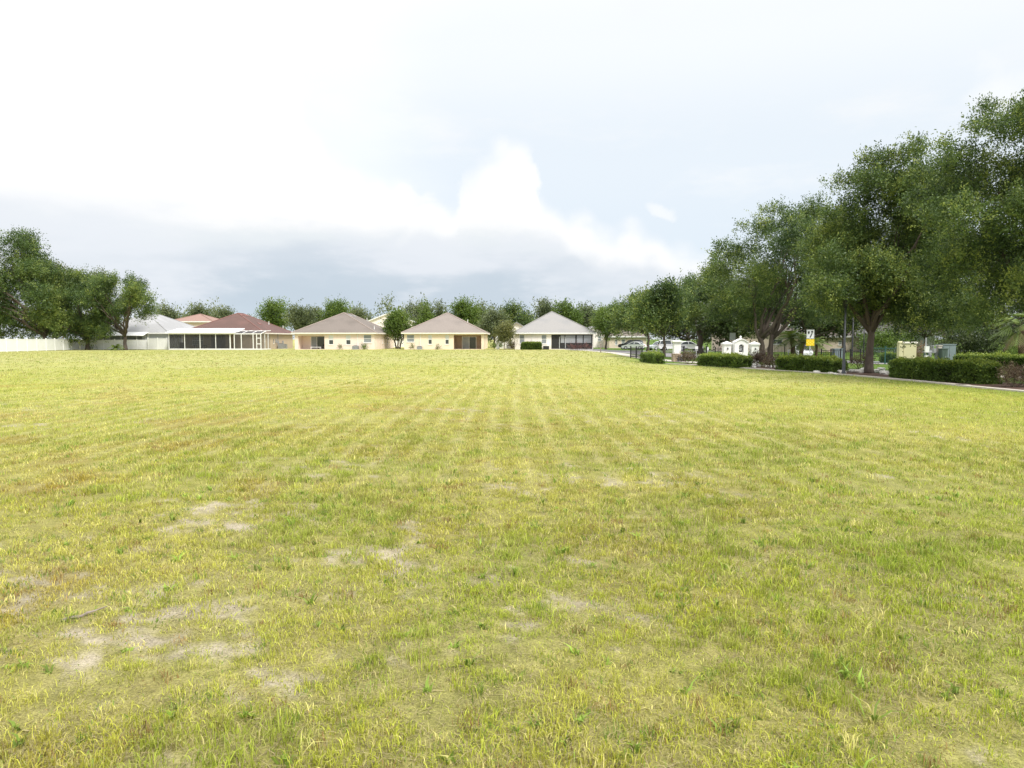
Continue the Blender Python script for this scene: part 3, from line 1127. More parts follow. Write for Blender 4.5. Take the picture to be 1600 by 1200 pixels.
# left group
oak('largest oak at the left edge of the field behind the long white fence', 72, 547.2,
    [(22, 378, 22), (-20, 400, 38), (32, 420, 34), (62, 432, 24), (12, 460, 46), (62, 475, 32), (-62, 450, 40), (18, 500, 24), (-32, 500, 26),
     (95, 470, 22), (40, 395, 18), (50, 505, 20), (-10, 528, 10), (85, 500, 18), (38, 520, 13), (70, 518, 13), (98, 515, 14), (10, 522, 12), (60, 460, 30)],
    150000, .25, 31, group='oaks along the white fence', fork=3.0, tr=.34)
oak('oak with low drooping crown where the white fence turns the corner', 137, 546.8,
    [(88, 440, 17), (112, 442, 18), (100, 470, 30), (132, 470, 26), (84, 500, 20), (112, 505, 26), (136, 512, 18), (142, 448, 15), (152, 485, 18), (125, 528, 12), (138, 530, 9)],
    64000, .23, 32, group='oaks along the white fence', fork=2.4, tr=.36, tintc=.46)
oak('open branched oak in front of the white house', 196, 547,
    [(172, 452, 15), (203, 452, 14), (228, 460, 14), (244, 472, 9), (186, 474, 18), (216, 476, 15), (160, 472, 18), (164, 498, 18), (150, 516, 14), (238, 488, 9),
     (190, 492, 11), (168, 522, 9), (226, 497, 7), (183, 440, 9), (212, 442, 7)],
    46000, .23, 33, group='oaks along the white fence', fork=2.7, tr=.30, twigs=40)
oak('pale yellow green tree peeking over the fence oaks', 98, 544,
    [(95, 432, 10), (110, 436, 8), (82, 442, 9), (100, 450, 14)], 7000, .34, 34, 'olive', 'trees beyond the white fence', fork=4.5, tr=.2)
oak('grey green tree between the fence oaks and the white house', 150, 543.5,
    [(148, 448, 14), (162, 446, 12), (135, 455, 14), (150, 470, 16)], 9000, .34, 35, 'oak_far', 'trees beyond the white fence', fork=4.5, tr=.2)


# trees beyond the houses: u, top v, crown width px, bottom v, Y, material, label, shape
def auto_lobes(u, top, wpx, bot, Y, seed, shape):
    rng = np.random.default_rng(seed)
    k = Y / FPX
    out = []
    hpx = bot - top
    n = 15
    for i in range(n):
        t = (i + .5) / n
        if shape == 'cone':
            ww = wpx * .5 * (1 - t) ** .8
            uu = u + rng.uniform(-.5, .5) * ww
            vv = bot - hpx * t * .96
            r = max(2.0, ww * .7)
        else:
            ww = wpx * .5 * math.sqrt(max(.05, 1 - (2 * t - .85) ** 2 * .9))
            uu = u + rng.uniform(-.75, .75) * ww
            vv = bot - hpx * (.08 + .68 * t)
            r = wpx * rng.uniform(.11, .23)
        p = AT(uu, vv, Y)
        out.append((p.x, Y + rng.uniform(-.6, .6) * ww * k, max(p.z, 1.2), r * k * .88))
    return out


FAR = [
    (262, 483, 34, 520, 175, 'oak_far', 'hazy tree over the pale grey roof, left of the terracotta roof'),
    (312, 480, 46, 520, 182, 'oak_far', 'wide hazy tree behind the terracotta roofed house'),
    (352, 484, 34, 520, 176, 'oak_far', 'low hazy tree behind the left slope of the maroon roof'),
    (431, 466, 46, 522, 168, 'bright', 'tall light green tree behind the right end of the maroon roof'),
    (468, 484, 40, 522, 158, 'oak_far', 'dark spreading tree between the maroon and taupe roofs'),
    (492, 487, 30, 520, 172, 'oak_far', 'small tree behind the left slope of the taupe roof'),
    (528, 470, 42, 520, 160, 'bright', 'bright green tree poking above the taupe roof peak'),
    (562, 486, 30, 520, 172, 'oak_far', 'dull green tree left of the cream gabled house'),
    (650, 476, 64, 524, 165, 'oak_far', 'broad dark tree behind the gap between taupe and beige roofs'),
    (665, 474, 17, 520, 158, 'bright', 'narrow upright tree left of the beige roof peak'),
    (688, 480, 15, 515, 162, 'oak_far', 'pointed dark tree just left of the beige roof peak'),
    (724, 469, 40, 520, 160, 'bright', 'airy green tree right of the beige roof peak'),
    (745, 482, 40, 525, 170, 'oak_far', 'dark tree behind the right slope of the beige roof'),
    (772, 486, 34, 532, 150, 'oak_far', 'grey green tree in the gap beside the beige roofed house'),
    (804, 473, 46, 530, 158, 'oak', 'dense dark round tree left of the grey roof peak'),
    (852, 467, 40, 520, 168, 'oak_far', 'wispy tall tree just behind the grey roof peak'),
    (884, 472, 42, 522, 158, 'bright', 'yellow green tree right of the grey roof peak'),
    (915, 478, 40, 526, 172, 'oak_far', 'hazy tree behind the right slope of the grey roof'),
    (938, 484, 34, 530, 164, 'oak', 'dark green tree over the two storey white house'),
    (968, 484, 30, 530, 178, 'oak_far', 'hazy tree behind the rounded oak near the street'),
]
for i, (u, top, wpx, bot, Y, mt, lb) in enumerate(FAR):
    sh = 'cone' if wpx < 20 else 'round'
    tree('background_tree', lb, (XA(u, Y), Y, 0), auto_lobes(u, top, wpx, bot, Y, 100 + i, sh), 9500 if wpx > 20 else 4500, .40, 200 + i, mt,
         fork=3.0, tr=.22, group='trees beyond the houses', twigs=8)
tree('background_tree', 'low yellow green bushy tree between the taupe and beige roofed houses', (XA(622, 132), 132, 0),
     auto_lobes(621, 488, 38, 530, 132, 301, 'round'), 14000, .30, 302, 'bright', fork=1.4, tr=.16, group='trees beside the houses', stems=3, twigs=10, tintc=.40)
tree('background_tree', 'small olive tree with pale trunk left of the grey roofed house', (XA(788, 120), 120, 0),
     auto_lobes(789, 506, 27, 537, 120, 303, 'round'), 9000, .22, 304, 'olive', fork=1.3, tr=.11, group='trees beside the houses', bark='bark_pale', twigs=10)


def far_wood():
    rng = np.random.default_rng(77)
    lob = []
    for i in range(240):
        x = rng.uniform(-230, 330)
        y = 215 + rng.uniform(-14, 24)
        if x > 60:
            y -= 50 * min(1, (x - 60) / 120)
        lob.append((x, y, rng.uniform(1.5, 8.8), rng.uniform(2.0, 3.4)))
    V, F, T = leaf_cloud(lob, 80000, .7, rng)
    V[:, 2] = np.maximum(V[:, 2], 0.02)
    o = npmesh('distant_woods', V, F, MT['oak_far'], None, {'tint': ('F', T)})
    tag(o, 'low hazy woods on the horizon beyond the houses', 'woods', None, 'stuff')


far_wood()


# ------------------------------------------------------------------ hedges and shrubs
def hedge(label, u0, v0, u1, v1, h, depth, n, seed, leaf=.085, group='clipped hedges along the field', mat='hedge', name='hedge'):
    a, b = G(u0, v0), G(u1, v1)
    rng = np.random.default_rng(seed)
    t = (b - a)
    Ln = t.length
    rz = math.atan2(t.y, t.x)
    root = thing(name, label, name, (a.x, a.y, 0), rz, group)
    mb = MB()
    mb.box(.12, Ln - .12, .14, depth - .1, -.02, h - .12)  # solid near-black green box fills the inside in place of stems
    mb.build('stems', MT['hedge_core'], root)
    # leaves on the faces of a wavy box
    A = np.array([Ln * h, Ln * h * .6, Ln * depth, depth * h, depth * h])
    face = rng.choice(5, n, p=A / A.sum())
    s, q = rng.random(n), rng.random(n)
    P = np.zeros((n, 3))
    Nn = np.zeros((n, 3))
    for f, (fx, fy, fz, nn) in enumerate((
            (lambda: s * Ln, lambda: 0 * s, lambda: q * h, (0, -1, .15)), (lambda: s * Ln, lambda: 0 * s + depth, lambda: q * h, (0, 1, .15)),
            (lambda: s * Ln, lambda: q * depth, lambda: 0 * s + h, (0, 0, 1)), (lambda: 0 * s, lambda: s * depth, lambda: q * h, (-1, 0, .15)),
            (lambda: 0 * s + Ln, lambda: s * depth, lambda: q * h, (1, 0, .15)))):
        m = face == f
        P[m] = np.stack([fx(), fy(), fz()], -1)[m]
        Nn[m] = nn
    # rounded shoulders and waviness
    e = np.minimum(np.minimum(P[:, 0], Ln - P[:, 0]), .35) / .35
    wv = fbm(P[:, 0] * 1.6 + seed, P[:, 2] * 2.0 + P[:, 1] * 1.3, seed, 3) - .5
    wv2 = fbm(P[:, 0] * 5 + seed, P[:, 2] * 6 + P[:, 1] * 5, seed + 7, 2) - .5
    P += Nn * (wv * .32 + wv2 * .16 + (rng.random(n) < .05) * rng.uniform(.05, .16, n))[:, None]
    P[:, 2] -= (1 - e) ** 2 * .14 * (P[:, 2] / h)
    P -= Nn * (rng.random(n) ** 2 * .16)[:, None]
    P[:, 2] = np.maximum(P[:, 2], .03)
    a_ = Nn * .6 + rng.normal(0, .6, (n, 3)) + np.array([0, 0, .35])
    a_ /= np.linalg.norm(a_, axis=1, keepdims=True)
    b_ = np.cross(a_, rng.normal(size=(n, 3)))
    b_ /= np.linalg.norm(b_, axis=1, keepdims=True)
    ll = leaf * rng.uniform(.6, 1.4, (n, 1))
    V = np.stack([P, P + a_ * ll * .45 + b_ * ll * .32, P + a_ * ll, P + a_ * ll * .45 - b_ * ll * .32], 1).reshape(-1, 3)
    tint = .32 + .16 * rng.normal(size=n) + .55 * wv + .42 * (Nn[:, 2] > .5) * (rng.random(n) > .15) + .16 * (P[:, 2] > h * .88)  # light put into the tint: paler on top and bulges, darker in hollows
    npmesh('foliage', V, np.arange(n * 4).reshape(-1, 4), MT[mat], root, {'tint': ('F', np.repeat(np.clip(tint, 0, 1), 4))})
    return root


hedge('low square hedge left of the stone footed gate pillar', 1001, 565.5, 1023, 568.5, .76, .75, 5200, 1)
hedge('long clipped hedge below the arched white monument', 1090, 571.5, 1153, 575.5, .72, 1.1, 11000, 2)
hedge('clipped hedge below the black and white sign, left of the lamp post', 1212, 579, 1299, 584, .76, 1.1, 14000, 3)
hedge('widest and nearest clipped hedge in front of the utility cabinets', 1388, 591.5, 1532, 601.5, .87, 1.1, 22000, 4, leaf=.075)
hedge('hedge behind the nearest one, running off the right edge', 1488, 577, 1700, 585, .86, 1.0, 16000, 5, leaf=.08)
hedge('short dark hedge in front of the green mesh fence', 1375, 567, 1412, 568, .75, .9, 5000, 6)
hedge('trimmed bush hedge under the left windows of the grey roofed house', 815, 546.4, 846, 546.4, 1.25, 1.0, 5500, 7, leaf=.15, group='house planting')


def shrub(label, u, v, lob, n, leaf, seed, mat, group=None, name='shrub', Y=None):
    b = G(u, v) if Y is None else Vector((XA(u, Y), Y, 0))
    rng = np.random.default_rng(seed)
    root = thing(name, label, 'shrub', (b.x, b.y, 0), 0, group)
    V, F, T = leaf_cloud(lob, n, leaf, rng, up=.6)
    V[:, 2] = np.maximum(V[:, 2], .01)
    npmesh('foliage', V, F, MT[mat], root, {'tint': ('F', T)})
    mb = MB()
    for (x, y, z, r) in lob:
        for k in range(3):
            e = Vector((x, y, z)) + Vector(rng.normal(0, r * .5, 3))
            mb.tube(wobble((x * .4, y * .4, -.03), e, rng, 3, .08), [.018, .014, .011, .008], 5)
    mb.build('stems', MT['bark'], root)
    return root


SB = 'reddish shrubs in the mulch bed'
shrub('small dark reddish shrub between the gate pillar and the long hedge', 1078, 569, [(-.3, 0, .25, .32), (.25, .1, .28, .34)], 1800, .09, 1, 'red_leaf', SB)
shrub('reddish shrub at the right end of the hedge below the monument', 1190, 574, [(-.3, 0, .28, .32), (.25, .1, .30, .34), (0, .3, .38, .28)], 3000, .09, 2, 'red_leaf', SB)
shrub('thin reddish shrub at the foot of the forked oak', 1206, 577, [(-.2, 0, .22, .26), (.25, 0, .25, .28)], 1500, .08, 3, 'red_leaf', SB)
shrub('wide reddish shrub in the right corner by the nearest hedge', 1590, 606, [(-.2, 0, .26, .30), (.2, .1, .32, .34), (.6, 0, .30, .34), (0, .4, .36, .3)], 6000, .055, 4, 'red_leaf', SB)
shrub('shaded reddish shrub behind the trunk of the lamp post oak', 1345, 577, [(-.3, 0, .3, .32), (.3, 0, .3, .34)], 1800, .08, 5, 'red_leaf', SB)
HP = 'house planting'
for lb, u, w, s in (('pink leaved shrub below the left of the screened porch', 893, .55, 11), ('pink leaved shrub below the middle of the screened porch', 903, .75, 12),
                    ('pink leaved shrub below the right of the screened porch', 916, .6, 13)):
    shrub(lb, u, 547, [(-w * .6, 0, .22, .24), (w * .6, .1, .26, .28), (0, 0, .38, .26)], 420, .12, s, 'pink', HP, Y=120.4)
shrub('small green shrub right of the air conditioner at the taupe roofed house', 569, 546, [(0, 0, .2, .36)], 900, .12, 14, 'hedge', HP, Y=120.6)
shrub('tiny grey green plant under the taupe house windows', 531, 546, [(0, 0, .2, .3)], 500, .1, 15, 'olive', HP, Y=120.9)
shrub('small plant under the beige house window, left of the porch', 684, 546, [(0, 0, .18, .28)], 500, .1, 16, 'olive', HP, Y=120.9)
shrub('tuft of plants at the left corner of the beige roofed house', 644, 546, [(0, 0, .2, .3)], 500, .12, 17, 'olive', HP, Y=120.6)
shrub('dark red shrub beside the pale trunk tree', 799, 546, [(-.3, 0, .4, .45), (.4, 0, .5, .5)], 1800, .14, 18, 'red_leaf', HP, Y=122)
shrub('low green shrub in the gap behind the pale trunk tree', 776, 545.5, [(-.5, 0, .3, .4), (.5, 0, .28, .42)], 1500, .15, 19, 'bright', HP, Y=127)
shrub('light green bush under the leafy tree beyond the mesh fence', 1382, 540, [(-1.3, 0, .9, 1.0), (0, .3, 1.2, 1.1), (1.3, 0, .9, 1.0)], 5000, .2, 20, 'bright', 'trees behind the hedges', Y=72)
shrub('added dark bush standing in for tree shade right of the grey green cabinet', 1512, 553, [(-1.6, 0, .8, .9), (-.3, .4, 1.1, 1.1), (1.2, .1, .9, 1.0)], 7000, .16, 31, 'wood_dark', 'dark bushes added for the shade under the right trees', Y=58)  # this and the next two bushes are added as the dark shade beneath the trees
shrub('added dark bush standing in for tree shade behind the cabbage palm', 1566, 553, [(-1.4, 0, .8, 1.0), (.2, .4, 1.2, 1.2), (1.7, .1, 1.0, 1.1)], 8000, .16, 32, 'wood_dark', 'dark bushes added for the shade under the right trees', Y=57)
shrub('added dark bush standing in for tree shade at the right edge of the picture', 1635, 553, [(-1.8, 0, 1.0, 1.1), (.2, .4, 1.4, 1.3), (1.9, .1, 1.0, 1.2)], 8000, .16, 33, 'wood_dark', 'dark bushes added for the shade under the right trees', Y=56)
shrub('green bush at the right edge behind the second hedge', 1592, 556, [(-.5, 0, .6, .6), (.5, 0, .6, .6)], 3000, .12, 21, 'bright', None, Y=50)
shrub('brown dried shrub beside the pale yellow utility wall', 1435, 563, [(0, 0, .5, .3), (.05, 0, 1.0, .26)], 1500, .08, 22, 'dead', None, Y=46)


def palm(label, base, h, fr, nfr, flen, seed, fan=False, dead=0, group=None, trunk_r=.16, lean=(0, 0)):
    rng = np.random.default_rng(seed)
    root = thing('palm_tree', label, 'palm tree', base, 0, group)
    mb = MB()
    top = Vector((lean[0], lean[1], h))
    pts = [Vector((lean[0] * (i / 6) ** 1.5, lean[1] * (i / 6) ** 1.5, -.1 + (h + .1) * i / 6)) for i in range(7)]
    mb.tube(pts, [trunk_r * (1.3, 1.05, .95, .9, .9, 1.0, .8)[i] for i in range(7)], 10)
    mb.build('trunk', MT['palm_bark'], root, None, True)

    def fronds(n, e0, e1, mat, nm, ln):
        V, T = [], []
        for i in range(n):
            az = 2 * math.pi * (i * .618) + rng.uniform(-.2, .2)
            e = e0 + (e1 - e0) * ((i + .5) / n) + rng.uniform(-.08, .08)
            d = np.array([math.cos(az) * math.cos(e), math.sin(az) * math.cos(e), math.sin(e)])
            L_ = ln * rng.uniform(.85, 1.1)
            side = np.array([-math.sin(az), math.cos(az), 0])
            tt = rng.uniform(.25, .75)
            m = 16
            prev = None
            for k in range(m):
                s = (k + 1) / m
                p = np.array(top) + d * L_ * s + np.array([0, 0, -.55 * L_ * s * s])
                if fan and s < .5:
                    continue
                tang = d + np.array([0, 0, -1.1 * s])
                tang /= np.linalg.norm(tang)
                wl = (.34 if not fan else .42) * ln * (math.sin(math.pi * min(1, s * .95 + .08)) ** .7)
                for sg in (-1, 1):
                    q = p + side * sg * wl * .75 + tang * wl * .7 + np.array([0, 0, -.35 * wl])
                    w = tang * .045 * ln
                    V += [p - w * .5, p + w * .5, q + w * .15, q - w * .15]
                    T += [np.clip(tt + rng.normal(0, .1), 0, 1)] * 4
                if prev is not None:
                    V += [prev - side * .02, prev + side * .02, p + side * .015, p - side * .015]
                    T += [.6] * 4
                prev = p
        V = np.array(V)
        npmesh(nm, V, np.arange(len(V)).reshape(-1, 4), MT[mat], root, {'tint': ('F', np.array(T))})
    fronds(nfr, 1.35, -.25, 'palm', 'crown', flen)
    if dead:
        fronds(dead, -.35, -.9, 'dead', 'dead_fronds', flen * .8)
    return root


PG = 'young palms behind the road signs'
palm('palm with a dark thick trunk in front of the cream house', (XA(1240, 62), 62, 0), 1.9, 0, 20, 1.9, 1, group=PG, trunk_r=.2, lean=(-.15, 0))
palm('short leaning palm just left of the yellow marker sign', (XA(1252, 60), 60, 0), 1.55, 0, 16, 1.4, 2, group=PG, trunk_r=.17, lean=(.18, 0))
palm('small palm behind the right side of the yellow marker sign', (XA(1276, 64), 64, 0), 1.4, 0, 14, 1.5, 3, group=PG, trunk_r=.13)
palm('cabbage palm with brown dead fronds at the right edge', (XA(1596, 42), 42, 0), 2.6, 0, 26, 1.75, 4, True, 9, None, .17)
palm('small palm shrub at the foot of the open branched oak', (XA(181, 112), 112, 0), .35, 0, 18, 1.6, 5, trunk_r=.1)


# ------------------------------------------------------------------ houses
def frame_of(O, U, Nn):
    O, U, Nn = Vector(O), Vector(U).normalized(), Vector(Nn).normalized()
    return lambda u, d, z: tuple(O + U * u + Nn * d + Vector((0, 0, z)))


def wall_panel(mb, F, Ln, z0, z1, holes, rev=.14):
    us = sorted({0.0, Ln} | {h[0] for h in holes} | {h[1] for h in holes})
    zs = sorted({z0, z1} | {h[2] for h in holes} | {h[3] for h in holes})
    for i in range(len(us) - 1):
        for j in range(len(zs) - 1):
            cu, cz = (us[i] + us[i + 1]) / 2, (zs[j] + zs[j + 1]) / 2
            if any(h[0] < cu < h[1] and h[2] < cz < h[3] for h in holes):
                continue
            mb.quad(F(us[i], 0, zs[j]), F(us[i + 1], 0, zs[j]), F(us[i + 1], 0, zs[j + 1]), F(us[i], 0, zs[j + 1]))
    for h in holes:
        a, b, c, d = h[:4]
        r = h[4] if len(h) > 4 else rev
        mb.quad(F(a, 0, c), F(a, 0, d), F(a, -r, d), F(a, -r, c))
        mb.quad(F(b, 0, c), F(b, -r, c), F(b, -r, d), F(b, 0, d))
        mb.quad(F(a, 0, d), F(b, 0, d), F(b, -r, d), F(a, -r, d))
        mb.quad(F(a, 0, c), F(a, -r, c), F(b, -r, c), F(b, 0, c))
        if r > .5:
            mb.quad(F(a, -r, c), F(b, -r, c), F(b, -r, d), F(a, -r, d))


def window(root, F, a, b, c, d, kind='double', rel=(0, 0, 0), fm='white', inset=.10):
    mb = MB()
    t = .07
    if kind == 'slit':
        t = .04
    mb.box(a, a + t, -inset - .02, -inset + .05, c, d, F)
    mb.box(b - t, b, -inset - .02, -inset + .05, c, d, F)
    mb.box(a + t, b - t, -inset - .02, -inset + .05, c, c + t, F)
    mb.box(a + t, b - t, -inset - .02, -inset + .05, d - t, d, F)
    m = (c + d) / 2
    if kind in ('double', 'blind'):
        mb.box(a + t, b - t, -inset - .02, -inset + .05, m - .045, m + .045, F)
    if kind == 'pair':
        mb.box((a + b) / 2 - .06, (a + b) / 2 + .06, -inset - .02, -inset + .05, c + t, d - t, F)
    mb.box(a - .06, b + .06, .003, .07, c - .09, c - .003, F)          # sill
    w = mb.build('window', MT[fm], root, rel)
    g = MB()
    g.quad(F(a + .01, -inset, c + .01), F(b - .01, -inset, c + .01), F(b - .01, -inset, d - .01), F(a + .01, -inset, d - .01))
    g.build('pane', MT['glass'], w, rel)
    if kind == 'blind':
        k = MB()
        k.box(a + t + .005, b - t - .005, -inset + .006, -inset + .02, m + .05, d - t - .005, F)
        k.build('blind', MT['blind'], w, rel)
    elif kind == 'double':
        k = MB()
        k.box(a + t + .005, b - t - .005, -inset + .006, -inset + .012, c + t + .01, d - t - .01, F)
        k.build('curtain', MT['glass_pale'], w, rel)
    return w


def hip_roof(root, rel, x0, x1, y0, y1, ze, rise, mat, cap, ov=.45, fascia='trim', vents=()):
    X0, X1, Y0, Y1 = x0 - ov, x1 + ov, y0 - ov, y1 + ov
    zt = ze + .02
    zb = ze - .20
    hw = (X1 - X0) / 2
    cx = (X0 + X1) / 2
    if Y1 - Y0 >= X1 - X0:
        ra, rb = Vector((cx, Y0 + hw, zt + rise)), Vector((cx, Y1 - hw, zt + rise))
    else:
        hd = (Y1 - Y0) / 2
        ra, rb = Vector((X0 + hd, (Y0 + Y1) / 2, zt + rise)), Vector((X1 - hd, (Y0 + Y1) / 2, zt + rise))
    A, B, D, E = Vector((X0, Y0, zt)), Vector((X1, Y0, zt)), Vector((X1, Y1, zt)), Vector((X0, Y1, zt))
    mb = MB()
    if Y1 - Y0 >= X1 - X0:
        mb.add([A, B, ra], [(0, 1, 2)]).add([D, E, rb], [(0, 1, 2)])
        mb.quad(B, D, rb, ra).quad(E, A, ra, rb)
        hips = ((A, ra), (B, ra), (D, rb), (E, rb), (ra, rb))
    else:
        mb.add([E, A, ra], [(0, 1, 2)]).add([B, D, rb], [(0, 1, 2)])
        mb.quad(A, B, rb, ra).quad(D, E, ra, rb)
        hips = ((A, ra), (E, ra), (B, rb), (D, rb), (ra, rb))
    rf = mb.build('roof', MT[mat], root, rel)
    cp = MB()
    for p, q in hips:
        cp.tube([p + Vector((0, 0, .015)), q + Vector((0, 0, .015))], .085, 6)
    cp.build('ridge_cap', MT[cap], rf, rel)
    fs = MB()
    fs.box(X0 - .025, X1 + .025, Y0 - .03, Y0, zb, zt)
    fs.box(X0 - .025, X1 + .025, Y1, Y1 + .03, zb, zt)
    fs.box(X0 - .025, X0, Y0, Y1, zb, zt)
    fs.box(X1, X1 + .025, Y0, Y1, zb, zt)
    fs.build('fascia', MT[fascia], root, rel)
    so = MB()
    zs = zb + .01
    for (a, b, c, d) in ((X0, X1, Y0, y0), (X0, X1, y1, Y1), (X0, x0, y0, y1), (x1, X1, y0, y1)):
        so.quad((a, c, zs), (b, c, zs), (b, d, zs), (a, d, zs))
    so.build('soffit', MT['soffit'], root, rel)
    for (t, s, kind) in vents:      # on the right slope: t along the ridge 0..1, s from ridge 0 to eave 1
        p = (ra.lerp(rb, t)).lerp(B.lerp(D, t), s)
        v = MB()
        if kind == 'pipe':
            v.cyl((p.x, p.y, p.z - .1), (0, 0, 1), .07, .65, 8)
            v.cyl((p.x, p.y, p.z + .55), (0, 0, 1), .10, .06, 8)
        else:
            v.prism([(-.45, -.15), (.45, -.32), (.45, -.14), (-.1, .16), (-.45, .14)], -.4, .4, lambda a, b, c: (p.x + a, p.y + b, p.z + c))
        v.build('vent_pipe' if kind == 'pipe' else 'roof_vent', MT['white'] if kind == 'pipe' else MT['capm' if mat == 'maroon' else 'grey'], rf, rel)
    return rf


HY = CAMH * FPX / 16.0          # 121.5 m: the rear walls of the row of houses
ZE = ZA(520, HY)                # eave top


def downspout(root, rel, x, y, mat='white'):
    m = MB()
    m.box(x - .05, x + .05, y - .095, y - .004, 0, ZE - .22)
    m.build('downspout', MT[mat], root, rel)


def house(name, label, u0, u1, depth, wall, roof, cap, holes, right=(), vents=(), fascia='trim', rise=None, Y=HY, group='single storey houses along the far side', peak=489):
    x0, x1 = XA(u0, Y), XA(u1, Y)
    y0, y1 = Y, Y + depth
    loc = ((x0 + x1) / 2, y0, 0)
    root = thing(name, label, 'house', loc, 0, group)
    hw = (x1 - x0) / 2 + .45
    if rise is None:
        rise = ZA(peak, Y - .45 + hw) - ZE
    F = frame_of((x0, y0, 0), (1, 0, 0), (0, -1, 0))
    R = frame_of((x1, y0, 0), (0, 1, 0), (1, 0, 0))
    hp = []
    for h in holes:
        a, b, c, d = XA(h[0], Y) - x0, XA(h[1], Y) - x0, ZA(h[3], Y), ZA(h[2], Y)
        c = max(c, .06)
        d = min(d, ZE - .32)
        hp.append((a, b, c, d) + ((h[5],) if len(h) > 5 else ()))
    mb = MB()
    wall_panel(mb, F, x1 - x0, -.05, ZE - .19, hp)
    wall_panel(mb, R, depth, -.05, ZE - .19, [r[:4] for r in right])
    mb.quad((x0, y0, -.05), (x0, y1, -.05), (x0, y1, ZE - .19), (x0, y0, ZE - .19))
    mb.quad((x0, y1, -.05), (x1, y1, -.05), (x1, y1, ZE - .19), (x0, y1, ZE - .19))
    mb.build('wall', MT[wall], root, loc)
    for h, q in zip(holes, hp):
        if h[4] in ('double', 'blind', 'slit', 'pair'):
            window(root, F, *q[:4], h[4], loc)
    for r in right:
        window(root, R, *r[:4], r[4], loc)
    hip_roof(root, loc, x0, x1, y0, y1, ZE, rise, roof, cap, fascia=fascia, vents=vents)
    return root, loc, F, x0, x1, hp


def slider(root, loc, F, a, b, c, d, dep, split=.5, left='glass', right='glass'):
    """sliding door on the back wall of a recessed porch"""
    mb = MB()
    t = .07
    z0 = c
    mb.box(a, a + t, -dep + .02, -dep + .10, z0, d, F)
    mb.box(b - t, b, -dep + .02, -dep + .10, z0, d, F)
    mb.box(a + t, b - t, -dep + .02, -dep + .10, d - t, d, F)
    m = a + (b - a) * split
    mb.box(m - t / 2, m + t / 2, -dep + .02, -dep + .10, z0, d - t, F)
    o = mb.build('sliding_door', MT['white'], root, loc)
    for p, q, mt in ((a + t, m - t / 2, left), (m + t / 2, b - t, right)):
        g = MB()
        g.quad(F(p, -dep + .06, z0 + .02), F(q, -dep + .06, z0 + .02), F(q, -dep + .06, d - t - .01), F(p, -dep + .06, d - t - .01))
        g.build('pane', MT[mt], o, loc)


def ac_unit(label, x, y, w=.9, h=.8, group='air conditioners beside the houses'):
    r = thing('air_conditioner', label, 'air conditioner', (x, y, 0), 0, group)
    m = MB()
    m.box(-w / 2, w / 2, -.42, .42, .07, h)
    for k in range(9):
        z = .14 + k * (h - .22) / 9
        m.box(-w / 2 - .012, w / 2 + .012, -.432, .432, z, z + .025)
    m.box(-w / 2 - .02, w / 2 + .02, -.44, .44, h + .003, h + .05)
    m.build('casing', MT['grey'], r)
    g = MB()
    g.lathe([(.36, 0), (.36, .02), (.30, .045), (.05, .05)], (0, 0, h + .053), 16)
    g.build('fan_grille', MT['dark'], r)
    p = MB()
    p.box(-w / 2 - .12, w / 2 + .12, -.55, .55, -.02, .067)
    p.build('pad', MT['conc'], r)
    return r


# --- maroon roofed house with the white screened enclosure
h1, l1, F1, a0, a1, hp = house('house', 'tan house with a maroon hip roof behind a white screened enclosure', 286, 411, 16.5, 'tan', 'maroon', 'capm',
                               [(330, 352, 524, 546, 'x'), (300, 318, 525, 539, 'double')], [(5.2, 5.8, 1.0, 1.9, 'slit')],
                               [(.15, .06, 'vent'), (.5, .08, 'vent'), (.85, .07, 'vent'), (.35, .52, 'vent'), (.8, .55, 'pipe'), (1.0, .75, 'pipe')], peak=489.5)
# electric gear on the right wall
Rw = frame_of((a1, HY, 0), (0, 1, 0), (1, 0, 0))
for nm, bx in (('electric_meter', (6.3, 6.75, .004, .18, 1.15, 1.75)), ('conduit', (7.6, 7.7, .004, .10, 1.46, 2.7)),
               ('electric_meter', (7.45, 7.9, .004, .2, 1.0, 1.45)), ('electric_meter', (10.2, 10.5, .004, .18, .8, 1.5))):
    el = MB()
    el.box(*bx, Rw)
    el.build(nm, MT['grey'], h1, l1)
ac_unit('larger grey air conditioner by the tan wall under the electric boxes', a1 + .75, HY + 7.2, .9, .95)
ac_unit('smaller grey air conditioner deeper along the tan wall', a1 + .65, HY + 9.6, .7, .8)


